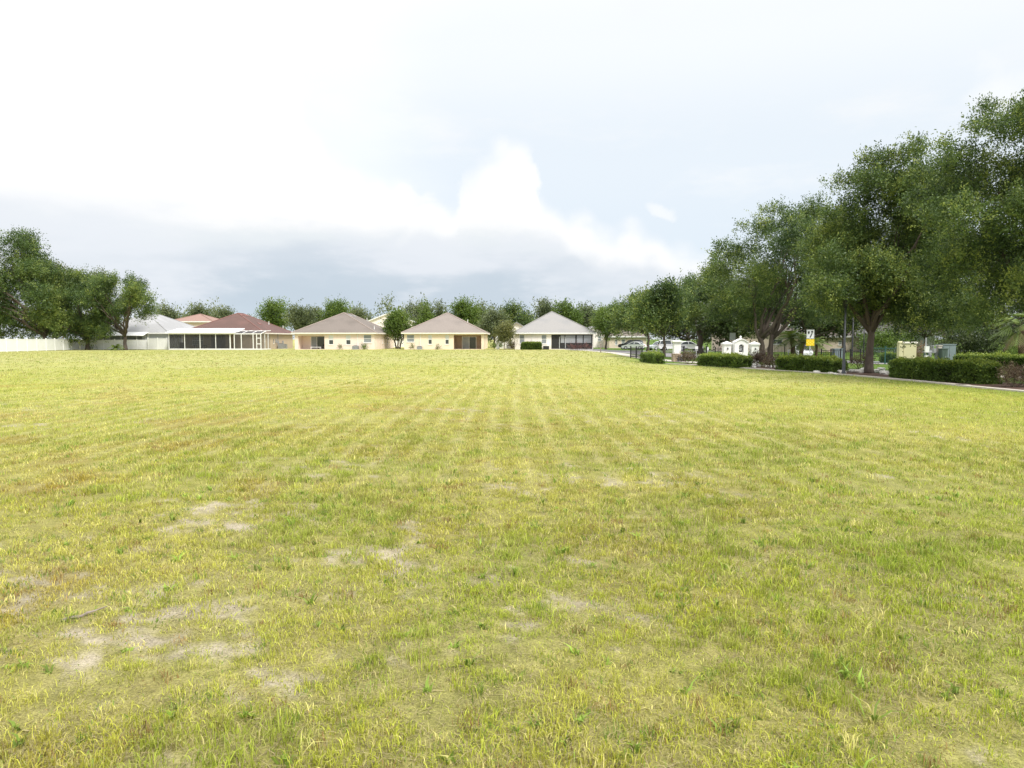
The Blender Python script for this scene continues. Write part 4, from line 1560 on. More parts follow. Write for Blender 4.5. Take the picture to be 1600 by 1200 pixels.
def enclosure():
    Y0 = HY - 5.0
    x0, xm, x1 = XA(264, Y0), XA(364, Y0), XA(408, Y0)
    yb = HY - .55
    zt = ZA(521, Y0)
    zr = ZA(513.5, yb)
    loc = ((x0 + x1) / 2, Y0, 0)
    r = thing('screened_enclosure', 'white framed screened enclosure with flat white roof at the maroon roofed house', 'enclosure', loc)
    b = MB()
    s = .07
    cols = [XA(u, Y0) for u in (264, 288.5, 312.5, 337, 359.5)]
    for i, x in enumerate(cols):
        w = .10 if i < 4 else .16
        b.box(x - w / 2, x + w / 2, Y0, Y0 + .1, .22, zt - .14)
    for u in (366, 377, 395.5, 401, 407.5):
        x = XA(u, Y0)
        b.box(x - .06, x + .06, Y0, Y0 + .1, .22, zt - .14)
    b.box(x0 - .06, x1 + .06, Y0 - .01, Y0 + .11, 0, .22)
    b.box(x0 - .06, x1 + .06, Y0 - .01, Y0 + .11, zt - .14, zt)
    b.box(XA(401, Y0) + .06, x1 - .1, Y0 + .01, Y0 + .09, .95, 1.08)
    b.box(XA(401, Y0) + .06, x1 - .1, Y0 + .01, Y0 + .09, 1.92, 2.04)
    for yy in (Y0 + 1.7, Y0 + 3.3):
        b.box(x0 - .05, x0 + .05, yy, yy + .1, .2, zt - .1)
        b.box(x1 - .05, x1 + .05, yy, yy + .1, .2, zt - .1)
    b.box(x0 - .055, x0 + .055, Y0 + .11, yb, 0, .2)
    b.box(x1 - .055, x1 + .055, Y0 + .11, yb, 0, .2)
    # rails of the open screened roof on the right
    for u in (366, 378, 393, 407.5):
        x = XA(u, Y0)
        b.tube([(x, Y0 + .05, zt - .05), (x + .15, Y0 + 2.2, zt + .42), (x + .15, yb, zt + .52)], .06, 6)
    b.tube([(xm, Y0 + 2.2, zt + .44), (x1 + .1, Y0 + 2.2, zt + .44)], .05, 6)
    b.build('frame', MT['white'], r, loc)
    rf = MB()
    rf.prism([(Y0 - .35, zt + .004), (Y0 - .35, zt + .16), (yb, zr + .06), (yb, zr - .10)], 0, 1,
             lambda a, t, z: (x0 - .5 + t * (xm + .35 - x0 + .5), a, z))
    rf.build('flat_roof', MT['white'], r, loc)
    sc = MB()
    for p, q in zip(cols[:-1], cols[1:]):
        sc.quad((p, Y0 + .05, .22), (q, Y0 + .05, .22), (q, Y0 + .05, zt - .14), (p, Y0 + .05, zt - .14))
    sc.quad((x0, Y0 + .1, .2), (x0, yb, .2), (x0, yb, zt), (x0, Y0 + .1, zt))
    sc.build('screen_panel', MT['screen'], r, loc)
    s2 = MB()
    s2.quad((xm, Y0 + .05, .22), (x1, Y0 + .05, .22), (x1, Y0 + .05, zt - .14), (xm, Y0 + .05, zt - .14))
    s2.quad((x1, Y0 + .1, .2), (x1, yb, .2), (x1, yb, zt), (x1, Y0 + .1, zt))
    s2.build('screen_panel', MT['screen_thin'], r, loc)
    s2 = MB()
    s2.quad((xm, Y0 + .1, zt), (x1, Y0 + .1, zt), (x1, Y0 + 2.2, zt + .42), (xm, Y0 + 2.2, zt + .42))
    s2.quad((xm, Y0 + 2.2, zt + .42), (x1, Y0 + 2.2, zt + .42), (x1, yb, zt + .5), (xm, yb, zt + .5))
    s2.build('roof_screen', MT['screen'], r, loc)
    fl = MB()
    fl.box(x0 - .1, x1 + .1, Y0 - .05, yb + .5, -.02, .05)
    fl.build('slab', MT['conc'], r, loc)
    # a dining set and a lidded grill glimpsed through the screen
    t = thing('patio_table', 'dark patio table behind the left screen panels', 'table', (x0 + 4.2, Y0 + 2.4, .05))
    m = MB()
    m.box(-1, 1, -.5, .5, .70, .75)
    m.build('tabletop', MT['dark'], t)
    for sx in (-.85, .85):
        for sy in (-.4, .4):
            m = MB()
            m.box(sx - .03, sx + .03, sy - .03, sy + .03, 0, .70)
            m.build('leg', MT['dark'], t)
    g = thing('grill', 'dark upright grill standing in the left corner of the screened enclosure', 'grill', (x0 + 1.5, Y0 + 1.6, .05))
    m = MB()
    m.box(-.4, .4, -.28, .28, .05, .8)
    m.build('cabinet', MT['black'], g)
    m = MB()
    m.prism([(-.42, .81), (.42, .81), (.42, 1.0), (.25, 1.2), (-.25, 1.2), (-.42, 1.0)], -.3, .3)
    m.build('lid', MT['dark'], g)


enclosure()

# --- taupe roofed house
h2, l2, F2, b0, b1, hp = house('house', 'cream house with a taupe hip roof and a sliding door porch on its left', 460.5, 585, 20.0, 'cream', 'taupe', 'cap',
                               [(466, 507, 524.5, 546.5, 'porch', 2.6), (513.5, 521, 523.5, 538.5, 'blind'), (540.5, 548, 523.5, 538.5, 'blind'), (568, 580.5, 523, 535.5, 'double')],
                               [(7.2, 7.9, 1.0, 2.0, 'slit'), (9.6, 10.3, 1.0, 2.0, 'slit'), (12.6, 13.3, 1.0, 2.0, 'slit')],
                               [(.3, .10, 'vent'), (.75, .10, 'vent'), (.95, .35, 'pipe'), (.2, .82, 'pipe'), (1.0, .78, 'pipe')])
slider(h2, l2, F2, hp[0][0] + 1.5, hp[0][1] - .55, hp[0][2] + .01, hp[0][3] - .1, 2.6, .42, 'glass_pale', 'glass')
downspout(h2, l2, XA(559, HY), HY)
ac_unit('low grey air conditioner against the cream wall of the taupe roofed house', XA(557, HY), HY - .8, 1.0, .62)
lc = thing('patio_lounger', 'white patio lounger with raised dark back in the taupe house porch', 'lounger', (XA(495, HY), HY + 1.0, .06))
m = MB()
m.box(-1.4, .5, -.3, .3, .30, .38)
m.build('seat', MT['white'], lc)
m = MB()
m.prism([(.5, .30), (1.05, .95), (1.12, .90), (.6, .25)], -.3, .3)
m.build('backrest', MT['dark'], lc)
for sx in (-1.25, .35):
    for sy in (-.24, .24):
        m = MB()
        m.box(sx - .03, sx + .03, sy - .03, sy + .03, 0, .30)
        m.build('leg', MT['white'], lc)

# --- beige roofed house
h3, l3, F3, c0, c1, hp = house('house', 'pale yellow house with a beige hip roof and a brown recessed porch', 631.5, 756, 19.0, 'yellow', 'beige', 'cap',
                               [(635.5, 647.5, 522.5, 534.5, 'double'), (669, 675, 523, 538, 'blind'), (695.5, 701.5, 523, 538, 'blind'), (709, 752, 523.5, 546, 'porch', 2.8)],
                               [], [(.3, .5, 'pipe')])
pw = MB()
q = hp[3]
pw.box(q[0] + .01, q[1] - .01, -2.79, -2.77, q[2], q[3] - .01, F3)
pw.box(q[0] + .004, q[0] + .02, -2.76, -.15, q[2], q[3] - .01, F3)
pw.build('porch_wall', MT['brown_wall'], h3, l3)
slider(h3, l3, F3, q[0] + 1.25, q[1] - 1.0, q[2] + .01, q[3] - .25, 2.74, .5, 'glass_pale', 'glass')
downspout(h3, l3, XA(657, HY), HY)
ac_unit('dark low air conditioner against the pale yellow wall', XA(656.5, HY), HY - .8, .85, .5)

# --- grey roofed house
h4, l4, F4, d0, d1, hp = house('house', 'ivory house with a pale grey hip roof and a dark screened porch', 804.5, 927, 19.0, 'ivory', 'grey_roof', 'grey_roof',
                               [(811.5, 819.5, 522.5, 536.5, 'double'), (846, 854, 522.5, 537, 'double'), (861.5, 925.5, 522.5, 545.2, 'porch', 3.0)],
                               fascia='white', peak=487)
pw = MB()
q = hp[2]
pw.box(q[0] + .01, q[1] - .01, -2.99, -2.97, q[2], q[3] - .01, F4)
pw.box(q[0] + .004, q[0] + .02, -2.96, -.15, q[2], q[3] - .01, F4)
pw.build('porch_wall', MT['soffit'], h4, l4)
sp = MB()
Lx = q[1] - q[0]
for t in (0.003, .185, .335, .60, .775, .985):
    sp.box(q[0] + Lx * t, q[0] + Lx * t + .09, -.12, -.05, q[2], q[3], F4)
sp.box(q[0] + .1, q[1] - .1, -.115, -.055, q[3] - .12, q[3] - .003, F4)
sp.box(q[0] + Lx * .2, q[1] - .1, -.115, -.055, q[2] + .95, q[2] + 1.03, F4)
sp.box(q[0] + .1, q[1] - .1, -.115, -.055, q[2], q[2] + .12, F4)
so = sp.build('porch_screen', MT['dark'], h4, l4)
s2 = MB()
s2.quad(F4(q[0], -.085, q[2]), F4(q[1], -.085, q[2]), F4(q[1], -.085, q[3]), F4(q[0], -.085, q[3]))
s2.build('screen_panel', MT['screen'], so, l4)
for t0, t1 in ((.23, .32), (.345, .585), (.62, .765), (.79, .975)):
    s3 = MB()
    s3.box(q[0] + Lx * t0, q[0] + Lx * t1, -.045, -.03, q[2] + 1.05, q[3] - .13, F4)
    s3.build('roller_shade', MT['shade'], so, l4)
sh = MB()
sh.box(q[0] + Lx * .19, q[0] + Lx * .205, -.05, -.02, q[2] + .1, q[3] - .45, F4)
sh.box(q[0] + Lx * .335, q[0] + Lx * .35, -.05, -.02, q[2] + .1, q[3] - .45, F4)
sh.box(q[0] + Lx * .19, q[0] + Lx * .35, -.05, -.02, q[3] - .45, q[3] - .38, F4)
sh.build('screen_door', MT['light_grey'], so, l4)
downspout(h4, l4, XA(831.5, HY), HY)
ub = thing('utility_box', 'low dark equipment box with white top beside the dark screened porch', 'box', (XA(853, HY), HY - .7, 0))
m = MB()
m.box(-.5, .5, -.35, .35, 0, .62)
m.build('casing', MT['dark'], ub)
m = MB()
m.box(-.55, .55, -.4, .4, .623, .70)
m.build('lid', MT['white'], ub)

# --- pale house on the left behind the fence
h0, l0, F0, e0, e1, hp = house('house', 'grey white house with a pale grey hip roof behind the white fence', 140, 262, 18.0, 'vinyl_wall', 'pale_roof', 'pale_roof',
                               [(150, 222, 522.5, 540, 'porch', 2.5)], [], [(.3, .08, 'vent')], fascia='white', peak=491)
aw = MB()
aw.prism([(-1.6, ZE - .55), (-1.6, ZE - .48), (.1, ZE + .12), (.1, ZE + .04)], 0, 1, lambda a, t, z: (XA(172, HY) + t * (XA(234, HY) - XA(172, HY)), HY - .5 + a, z))
aw.build('awning', MT['white'], h0, l0)
fr = MB()
for u in (172, 190, 214, 227.5, 232):
    fr.box(XA(u, HY) - .09, XA(u, HY) + .09, HY - .12, HY - .02, 0, ZE - .25)
fr.box(XA(227.5, HY), XA(232, HY), HY - .11, HY - .03, 1.45, 1.6)
fr.build('porch_post', MT['white'], h0, l0)


# --- further houses
def plain_house(label, u0, u1, vb_eave, v_peak, Y, depth, wall, roof, cap, gable=False, wins=(), group='houses further back'):
    x0, x1 = XA(u0, Y), XA(u1, Y)
    ze = ZA(vb_eave, Y)
    rise = ZA(v_peak, Y) - ze
    loc = ((x0 + x1) / 2, Y, 0)
    r = thing('house', label, 'house', loc, 0, group)
    F = frame_of((x0, Y, 0), (1, 0, 0), (0, -1, 0))
    hp = [(XA(a, Y) - x0, XA(b, Y) - x0, max(.05, ZA(d, Y)), ZA(c, Y)) for a, b, c, d, k in wins]
    mb = MB()
    wall_panel(mb, F, x1 - x0, -.05, ze, hp)
    mb.quad((x0, Y, -.05), (x0, Y + depth, -.05), (x0, Y + depth, ze), (x0, Y, ze))
    mb.quad((x1, Y, -.05), (x1, Y + depth, -.05), (x1, Y + depth, ze), (x1, Y, ze))
    mb.quad((x0, Y + depth, -.05), (x1, Y + depth, -.05), (x1, Y + depth, ze), (x0, Y + depth, ze))
    if gable:
        cx = (x0 + x1) / 2
        mb.add([(x0, Y, ze), (x1, Y, ze), (cx, Y, ze + rise)], [(0, 1, 2)])
        mb.build('wall', MT[wall], r, loc)
        rf = MB()
        o = .4
        k = rise / (cx - x0)
        for s in (-1, 1):
            xe = cx + s * ((x1 - x0) / 2 + o)
            rf.prism([(cx, ze + rise + .02), (xe, ze - k * o + .02), (xe, ze - k * o + .24), (cx, ze + rise + .26)], Y - .4, Y + depth + .4)
        rf.build('roof', MT[roof], r, loc)
    else:
        mb.build('wall', MT[wall], r, loc)
        global ZE
        old = ZE
        hip_roof(r, loc, x0, x1, Y, Y + depth, ze + .19, rise, roof, cap, fascia='white')
    for (a, b, c, d, k), q in zip(wins, hp):
        window(r, F, *q, k, loc)
    return r


plain_house('two storey peach house with a terracotta hip roof', 268, 332, 503.5, 491, 152, 9, 'peach', 'terracotta', 'terracotta')
plain_house('cream two storey gable rising between the taupe and beige roofs', 575, 645, 503, 489.5, 158, 10, 'ivory', 'white', 'white', True)
plain_house('small white gabled house in the gap left of the grey roofed house', 772, 842, 524, 505, 150, 12, 'ivory', 'grey_roof', 'white', True, [(795, 801, 534, 541, 'double')])
plain_house('white two storey house peeking past the right end of the grey roof', 912, 946, 522, 511, 150, 10, 'ivory', 'grey_roof', 'white', True, [(934, 940, 525, 533, 'double')])
plain_house('long cream house with porch beyond the parked cars', 952, 1010, 527, 512, 140, 9, 'peach', 'taupe', 'cap', False,
            [(961, 965, 530, 539, 'double'), (971, 977, 530, 539, 'double'), (990, 996, 531, 538, 'double')])
plain_house('cream house with a paired window behind the forked oak', 1150, 1243, 520, 498, 98, 12, 'peach', 'beige', 'cap', False,
            [(1206, 1223, 530, 538, 'pair'), (1158, 1164, 531, 539, 'double')])
plain_house('low peach house beyond the lawn behind the lamp posts', 1282, 1362, 527, 506, 98, 12, 'peach', 'taupe', 'cap', False, [(1310, 1316, 532, 539, 'double')])
plain_house('white house half hidden behind the green mesh fence', 1378, 1460, 522, 500, 92, 12, 'vinyl_wall', 'grey_roof', 'cap', False, [(1392, 1398, 533, 541, 'double')])
# porch columns of the long cream house
for i, u in enumerate((957, 968, 980)):
    pass


# ------------------------------------------------------------------ fences
def vinyl_fence(label, p, q, h, n, group='white vinyl fences on the left'):
    p, q = Vector((p[0], p[1], 0)), Vector((q[0], q[1], 0))
    t = q - p
    Ln = t.length
    r = thing('vinyl_fence', label, 'fence', p, math.atan2(t.y, t.x), group)
    for i in range(n + 1):
        m = MB()
        x = Ln * i / n
        m.box(x - .065, x + .065, -.065, .065, -.05, h + .04)
        m.add([(x - .08, -.08, h + .043), (x + .08, -.08, h + .043), (x + .08, .08, h + .043), (x - .08, .08, h + .043), (x, 0, h + .13)],
              [(0, 1, 4), (1, 2, 4), (2, 3, 4), (3, 0, 4), (3, 2, 1, 0)])
        m.build('post', MT['vinyl'], r)
    b = MB()
    for i in range(n):
        x0, x1 = Ln * i / n + .068, Ln * (i + 1) / n - .068
        b.box(x0, x1, -.03, .03, .06, .20)
        b.box(x0, x1, -.03, .03, h - .14, h - .02)
        k = int((x1 - x0) / .15)
        for j in range(k):
            w = (x1 - x0) / k
            b.box(x0 + j * w + .005, x0 + (j + 1) * w - .005, -.014, .014, .20, h - .14)
    b.build('fence_panel', MT['vinyl'], r)
    return r


c0_ = G(124, 546.6)
vinyl_fence('long white vinyl fence running towards the left edge under the oaks', tuple(G(-160, 555)[:2]), tuple(c0_[:2]), 1.85, 16)
vinyl_fence('white vinyl fence in front of the white house, behind the open branched oak', (c0_.x + .16, c0_.y + .12), (XA(233, HY - 1.2), HY - 1.6), 1.72, 6)
vinyl_fence('short taller white vinyl fence beside the screened enclosure', (XA(233, HY - 1.2) + .2, HY - 2.0), (XA(263, HY - 2), HY - 2.4), 1.95, 2)
vinyl_fence('white fence gate stub in the gap left of the grey roofed house', (XA(775, 130), 130), (XA(801, 130), 130), 1.8, 2)
vs = thing('white_post', 'white square post in the gap between the beige and grey roofed houses', 'post', (XA(778, 123), 123, 0))
m = MB()
m.box(-.2, .2, -.2, .2, 0, 2.0)
m.build('shaft', MT['white'], vs)
m = MB()
m.lathe([(.34, 2.003), (.34, 2.1), (.05, 2.35)], (0, 0, 0), 4)
m.build('cap', MT['white'], vs)


def metal_fence(label, p, q, h, n, arch=0.0, group='black metal fences at the entrance', name='metal_fence', mat='black', gap=.12, pr=.011):
    p, q = Vector((p[0], p[1], 0)), Vector((q[0], q[1], 0))
    t = q - p
    Ln = t.length
    r = thing(name, label, 'gate' if 'gate' in name else 'fence', p, math.atan2(t.y, t.x), group)
    for i in range(n + 1):
        m = MB()
        x = Ln * i / n
        m.box(x - .04, x + .04, -.04, .04, -.03, h + .1)
        m.box(x - .055, x + .055, -.055, .055, h + .103, h + .15)
        m.build('post', MT[mat], r)
    b = MB()
    for i in range(n):
        x0, x1 = Ln * i / n + .043, Ln * (i + 1) / n - .043
        k = max(2, int((x1 - x0) / gap))
        top = []
        for j in range(k + 1):
            x = x0 + (x1 - x0) * j / k
            s = j / k
            z = h + arch * (4 * s * (1 - s) if arch > 0 else -(4 * s * (1 - s)))
            z = h - abs(arch) * (4 * s * (1 - s)) if arch < 0 else h + arch * 4 * s * (1 - s)
            top.append((x, 0, z))
            if 0 < j < k:
                b.box(x - pr, x + pr, -pr, pr, .08, z)
        b.tube(top, .022, 6)
        b.box(x0, x1, -.018, .018, .12, .16)
    b.build('picket_panel', MT[mat], r)
    return r


f1 = G(992, 560)
metal_fence('short black fence seen end on, left of the low square hedge', (f1.x - .15, f1.y + 1.5), (f1.x + .45, f1.y - 1.2), 1.0, 2)
gp = G(1059, 565.5)
metal_fence('open black driveway gate between the pillar and the long hedge', (gp.x + .55, gp.y + .3), (gp.x + 2.6, gp.y + 1.2), 1.1, 1, -.12, name='metal_gate')
metal_fence('tall black gate with arched top behind the forked oak', (XA(1203, 62), 62), (XA(1250, 62), 62), 1.25, 2, .45, name='metal_gate')
metal_fence('low black fence behind the lamp post hedge', (XA(1284, 58), 58), (XA(1345, 56), 56), .85, 4)
metal_fence('black fence between the monument pillars', (XA(1118, 61), 61), (XA(1200, 60), 60), .95, 4)
metal_fence('green mesh fence left of the pale yellow utility wall', (XA(1364, 50), 50), (XA(1404, 49), 49), 1.15, 2, 0, None, 'mesh_fence', 'teal', .09, .006)


# ------------------------------------------------------------------ entrance pillars, monument, signs, lamps
def gate_pillar():
    r = thing('gate_pillar', 'white gate pillar on a stacked stone foot right of the low square hedge', 'pillar', (gp.x, gp.y + .4, 0))
    m = MB()
    m.box(-.34, .30, -.32, .32, 0, .58)
    m.box(-.38, .34, -.36, .36, .583, .66)
    for k in range(4):
        for j in range(3):
            m.box(-.345 + j * .215, -.345 + j * .215 + .20, -.335, -.32 - .001, .03 + k * .14, .15 + k * .14)
    m.build('stone_base', MT['stone'], r)
    s = MB()
    s.box(-.27, .27, -.27, .27, .663, 1.52)
    s.build('shaft', MT['white'], r)
    c = MB()
    c.box(-.33, .33, -.33, .33, 1.523, 1.58)
    c.box(-.40, .40, -.40, .40, 1.583, 1.66)
    c.add([(-.38, -.38, 1.663), (.38, -.38, 1.663), (.38, .38, 1.663), (-.38, .38, 1.663), (0, 0, 1.75)], [(0, 1, 4), (1, 2, 4), (2, 3, 4), (3, 0, 4)])
    c.build('cap', MT['white'], r)
    u = thing('stone_urn', 'dark arched grille block leaning at the foot of the gate pillar', 'block', (gp.x + .12, gp.y - .25, 0))
    m = MB()
    m.prism([(-.2, 0), (.2, 0), (.2, .3)] + [(.2 * math.cos(a), .3 + .14 * math.sin(a)) for a in np.linspace(.2, math.pi - .2, 7)] + [(-.2, .3)], -.08, .08)
    m.build('block', MT['post_grey'], u)


gate_pillar()


def ring(mb, pts, r, closed=False):
    mb.tube(pts, r, 6)


def monument():
    Y = 50.5
    def pillar(u0, u1, vt, lab):
        x0, x1 = XA(u0, Y), XA(u1, Y)
        h = ZA(vt, Y)
        cx, w = (x0 + x1) / 2, (x1 - x0) / 2
        r = thing('monument_pillar', lab, 'pillar', (cx, Y, 0), 0, 'white entrance pillars')
        m = MB()
        m.box(-w, w, -w, w, 0, h - .32)
        m.build('shaft', MT['white'], r)
        c = MB()
        c.box(-w - .035, w + .035, -w - .035, w + .035, h - .317, h - .24)
        c.box(-w - .075, w + .075, -w - .075, w + .075, h - .237, h - .16)
        z = h - .157
        e = w + .06
        c.add([(-e, -e, z), (e, -e, z), (e, e, z), (-e, e, z), (0, 0, h)], [(0, 1, 4), (1, 2, 4), (2, 3, 4), (3, 0, 4), (3, 2, 1, 0)])
        c.build('cap', MT['white'], r)
        l = MB()
        l.box(-.025, .025, -w - .07, -w - .004, h - .53, h - .47)
        l.prism([(-.04, h - .535), (.04, h - .535), (.025, h - .62), (-.025, h - .62)], -w - .08, -w - .02)
        l.build('wall_lamp', MT['black'], r)
    pillar(1130, 1141, 533, 'square white pillar left of the arched monument')
    pillar(1173, 1184, 533.5, 'square white pillar right of the arched monument, in front of the forked oak')
    x0, x1 = XA(1146.5, Y), XA(1167.5, Y)
    cx, w = (x0 + x1) / 2, (x1 - x0) / 2
    h = ZA(534, Y)
    hp = ZA(531, Y)
    r = thing('entrance_monument', 'white arched monument with a dark ironwork niche behind the long hedge', 'monument', (cx, Y, 0))
    top = [(w, h - .06), (w * .75, h + .0), (w * .4, hp - .03), (0, hp + .03), (-w * .4, hp - .03), (-w * .75, h + .0), (-w, h - .06)]
    niche_w, z0, z1 = w * .37, ZA(550, Y), ZA(541.5, Y)
    arch = [(niche_w * math.cos(a), z1 + niche_w * .9 * math.sin(a)) for a in np.linspace(0, math.pi, 11)]
    # front face with a true opening: left and right halves joined round the niche
    m = MB()
    half = [(niche_w, 0), (w, 0), (w, h - .06), (w * .75, h + .0), (w * .4, hp - .03), (0, hp + .03)]
    inner = [(niche_w * math.cos(a), z1 + niche_w * .9 * math.sin(a)) for a in np.linspace(math.pi / 2, 0, 6)]
    for s in (-1, 1):
        pl = [(s * x, z) for x, z in half + inner + [(niche_w, z0)]]
        m.prism(pl, -.25, .25)
    m.box(-niche_w, niche_w, -.248, .248, 0, z0)
    m.box(-niche_w, niche_w, .05, .245, z0 + .002, z1 + niche_w * .88)
    m.build('wall', MT['white'], r)
    b = MB()
    b.prism([(niche_w, z0), *arch, (-niche_w, z0)], .02, .045)
    b.build('niche_back', MT['black'], r)
    # ironwork: an S scroll inside a ring
    k = MB()
    zc = (z0 + z1 + niche_w * .9) / 2
    hh = (z1 + niche_w * .9 - z0) / 2
    k.tube([(niche_w * .62 * math.cos(a), -.03, zc + hh * .62 * math.sin(a)) for a in np.linspace(0, 2 * math.pi, 25)], .022, 6)
    sp = []
    for a in np.linspace(math.radians(-10), math.radians(270), 14):
        sp.append((niche_w * .32 * math.cos(a), -.05, zc + hh * .26 + hh * .24 * math.sin(a)))
    for a in np.linspace(math.radians(90), math.radians(-190), 14):
        sp.append((niche_w * .32 * math.cos(a), -.05, zc - hh * .24 + hh * .24 * math.sin(a)))
    k.tube(sp, .042, 6)
    for s in (-1, 1):
        for zs in (-1, 1):
            k.tube([(s * niche_w * .58, -.03, zc + zs * hh * .5), (s * niche_w * .92, -.03, zc + zs * hh * .85)], .02, 6)
    k.build('ironwork', MT['light_grey'], r)
    c = MB()
    prev = None
    for (xa, za), (xb, zb) in zip(top[:-1], top[1:]):
        c.prism([(xa * 1.03, za + .004), (xb * 1.03, zb + .004), (xb * 1.03, zb + .06), (xa * 1.03, za + .06)], -.32, .32)
    c.build('coping', MT['white'], r)
    f = MB()
    f.lathe([(.09, 0), (.09, .03), (.04, .05), (.08, .10), (.07, .15), (.02, .20), (.005, .22)], (0, 0, hp + .09), 12)
    f.build('finial', MT['white'], r)


monument()


def post_sign(name, label, u, v0, v1, wpx, Y, build, group=None):
    x = XA(u, Y)
    zt, zb = ZA(v0, Y), ZA(v1, Y)
    w = wpx * Y / FPX
    r = thing(name, label, 'sign', (x, Y, 0), 0, group)
    m = MB()
    m.box(-.03, .03, .02, .06, -.1, zt - .05)
    m.build('post', MT['light_grey'], r)
    p = MB()
    p.box(-w / 2, w / 2, -.008, .008, zb, zt)
    for (a, b, c) in ((-w / 2 + .03, zb + .03, 0), ):
        pass
    build(r, p, w, zb, zt)
    return r


def keep_right(r, p, w, zb, zt):
    pl = p.build('sign_panel', MT['sign_white'], r)
    h = zt - zb
    k = MB()
    # border line
    t = .012
    for (a, b, c, d) in ((-w / 2 + .02, w / 2 - .02, zt - .02 - t, zt - .02), (-w / 2 + .02, w / 2 - .02, zb + .02, zb + .02 + t),
                         (-w / 2 + .02, -w / 2 + .02 + t, zb + .02 + t, zt - .02 - t), (w / 2 - .02 - t, w / 2 - .02, zb + .02 + t, zt - .02 - t)):
        k.box(a, b, -.013, -.010, c, d)
    X = lambda s: -w / 2 + s * w
    Z = lambda s: zb + s * h
    # the divider nose: square shouldered, tapering down
    k.prism([(X(.16), Z(.82)), (X(.38), Z(.82)), (X(.38), Z(.62)), (X(.31), Z(.50)), (X(.23), Z(.50)), (X(.16), Z(.62))], -.014, -.010)
    # the arrow swinging up past its right side
    cl = [(.44, .12), (.50, .24), (.60, .40), (.68, .52), (.70, .64), (.70, .72)]
    hwid = .065
    Lp, Rp = [], []
    for i, (a, b) in enumerate(cl):
        n0, n1 = cl[max(i - 1, 0)], cl[min(i + 1, len(cl) - 1)]
        dx, dz = n1[0] - n0[0], n1[1] - n0[1]
        q = math.hypot(dx, dz)
        Lp.append((X(a - hwid * dz / q), Z(b + hwid * dx / q)))
        Rp.append((X(a + hwid * dz / q), Z(b - hwid * dx / q)))
    for i in range(len(cl) - 1):
        k.prism([Rp[i], Rp[i + 1], Lp[i + 1], Lp[i]], -.014, -.010)
    k.prism([(X(.50), Z(.722)), (X(.90), Z(.722)), (X(.70), Z(.90))], -.014, -.010)
    k.build('symbol', MT['black'], pl)


SY = 54.0
ks = post_sign('traffic_sign', 'white sign with a black curved arrow above a yellow marker panel', 1266, 515, 529.3, 12, SY, keep_right, 'traffic signs')
w = 12.6 * SY / FPX
zt, zb = ZA(530, SY), ZA(540.3, SY)
y_ = MB()
y_.box(-w / 2, w / 2, -.008, .008, zb, zt)
yp = y_.build('marker_panel', MT['sign_yellow'], ks)
rb = MB()
for (a, b) in ((0, .0), (-.5, 0), (.5, 0), (0, .5), (0, -.5), (-.27, .27), (.27, .27), (-.27, -.27), (.27, -.27)):
    rb.cyl((a * w * .8, -.008, (zb + zt) / 2 + b * (zt - zb) * .8), (0, -1, 0), .055, .012, 12)
rb.build('reflector', MT['reflector'], yp)
post_sign('traffic_sign', 'grey back of a road sign standing behind the left monument pillar', 1144.5, 520, 531, 9, 61.0,
          lambda r, p, w, a, b: p.build('sign_panel', MT['light_grey'], r), 'traffic signs')
post_sign('notice_sign', 'small white notice on the black gate right of the forked oak', 1232.5, 546, 551, 3.2, 61.6,
          lambda r, p, w, a, b: p.build('sign_panel', MT['sign_white'], r), 'small white notices')
post_sign('notice_sign', 'small white notice on a post right of the dense oak trunk', 1105.5, 542.5, 547.5, 4, 72.0,
          lambda r, p, w, a, b: p.build('sign_panel', MT['sign_white'], r), 'small white notices')
post_sign('notice_sign', 'small white notice on a post left of the dense oak trunk', 1088.5, 541, 547.5, 4.5, 72.5,
          lambda r, p, w, a, b: p.build('sign_panel', MT['sign_white'], r), 'small white notices')


def lamp_post(label, u, v, h, r0, mat, group='lamp posts by the hedges', Y=None):
    b = G(u, v) if Y is None else Vector((XA(u, Y), Y, 0))
    r = thing('lamp_post', label, 'lamp post', (b.x, b.y, 0), 0, group)
    m = MB()
    m.lathe([(r0 * 2.0, -.05), (r0 * 2.0, .10), (r0 * 1.5, .16), (r0 * 1.35, .7), (r0 * 1.0, .8), (r0 * .8, h - .5)], (0, 0, 0), 12)
    m.build('post', MT[mat], r, None, True)
    k = MB()
    k.lathe([(r0 * 1.5, h - .5), (r0 * 1.5, h - .44), (.06, h - .42)], (0, 0, 0), 12)
    k.lathe([(.19, h), (.17, h + .05), (.03, h + .16), (.02, h + .22)], (0, 0, 0), 12)
    k.build('lantern', MT['black'], r)
    g = MB()
    g.lathe([(.10, h - .415), (.15, h - .01)], (0, 0, 0), 10)
    g.build('glass_shade', MT['dark'], r)
    return r


lamp_post('tall black lamp post on the mow strip between the two near hedges', 1318, 585, 3.9, .056, 'post_grey')
lamp_post('slim black lamp post behind the first, in front of the peach house', 1331, 567, 4.2, .055, 'black')
lamp_post('thin black lamp post just left of the lamp post oak trunk', 1349, 561, 3.8, .045, 'black')
bp = thing('marker_post', 'short dark post in the grass right of the grey roofed house', 'post', (G(938.5, 551).x, G(938.5, 551).y, 0))
m = MB()
m.box(-.06, .06, -.06, .06, -.05, 1.15)
m.build('shaft', MT['wood'], bp)
m = MB()
m.add([(-.08, -.08, 1.153), (.08, -.08, 1.153), (.08, .08, 1.153), (-.08, .08, 1.153), (0, 0, 1.24)], [(0, 1, 4), (1, 2, 4), (2, 3, 4), (3, 0, 4), (3, 2, 1, 0)])
m.build('cap', MT['wood'], bp)


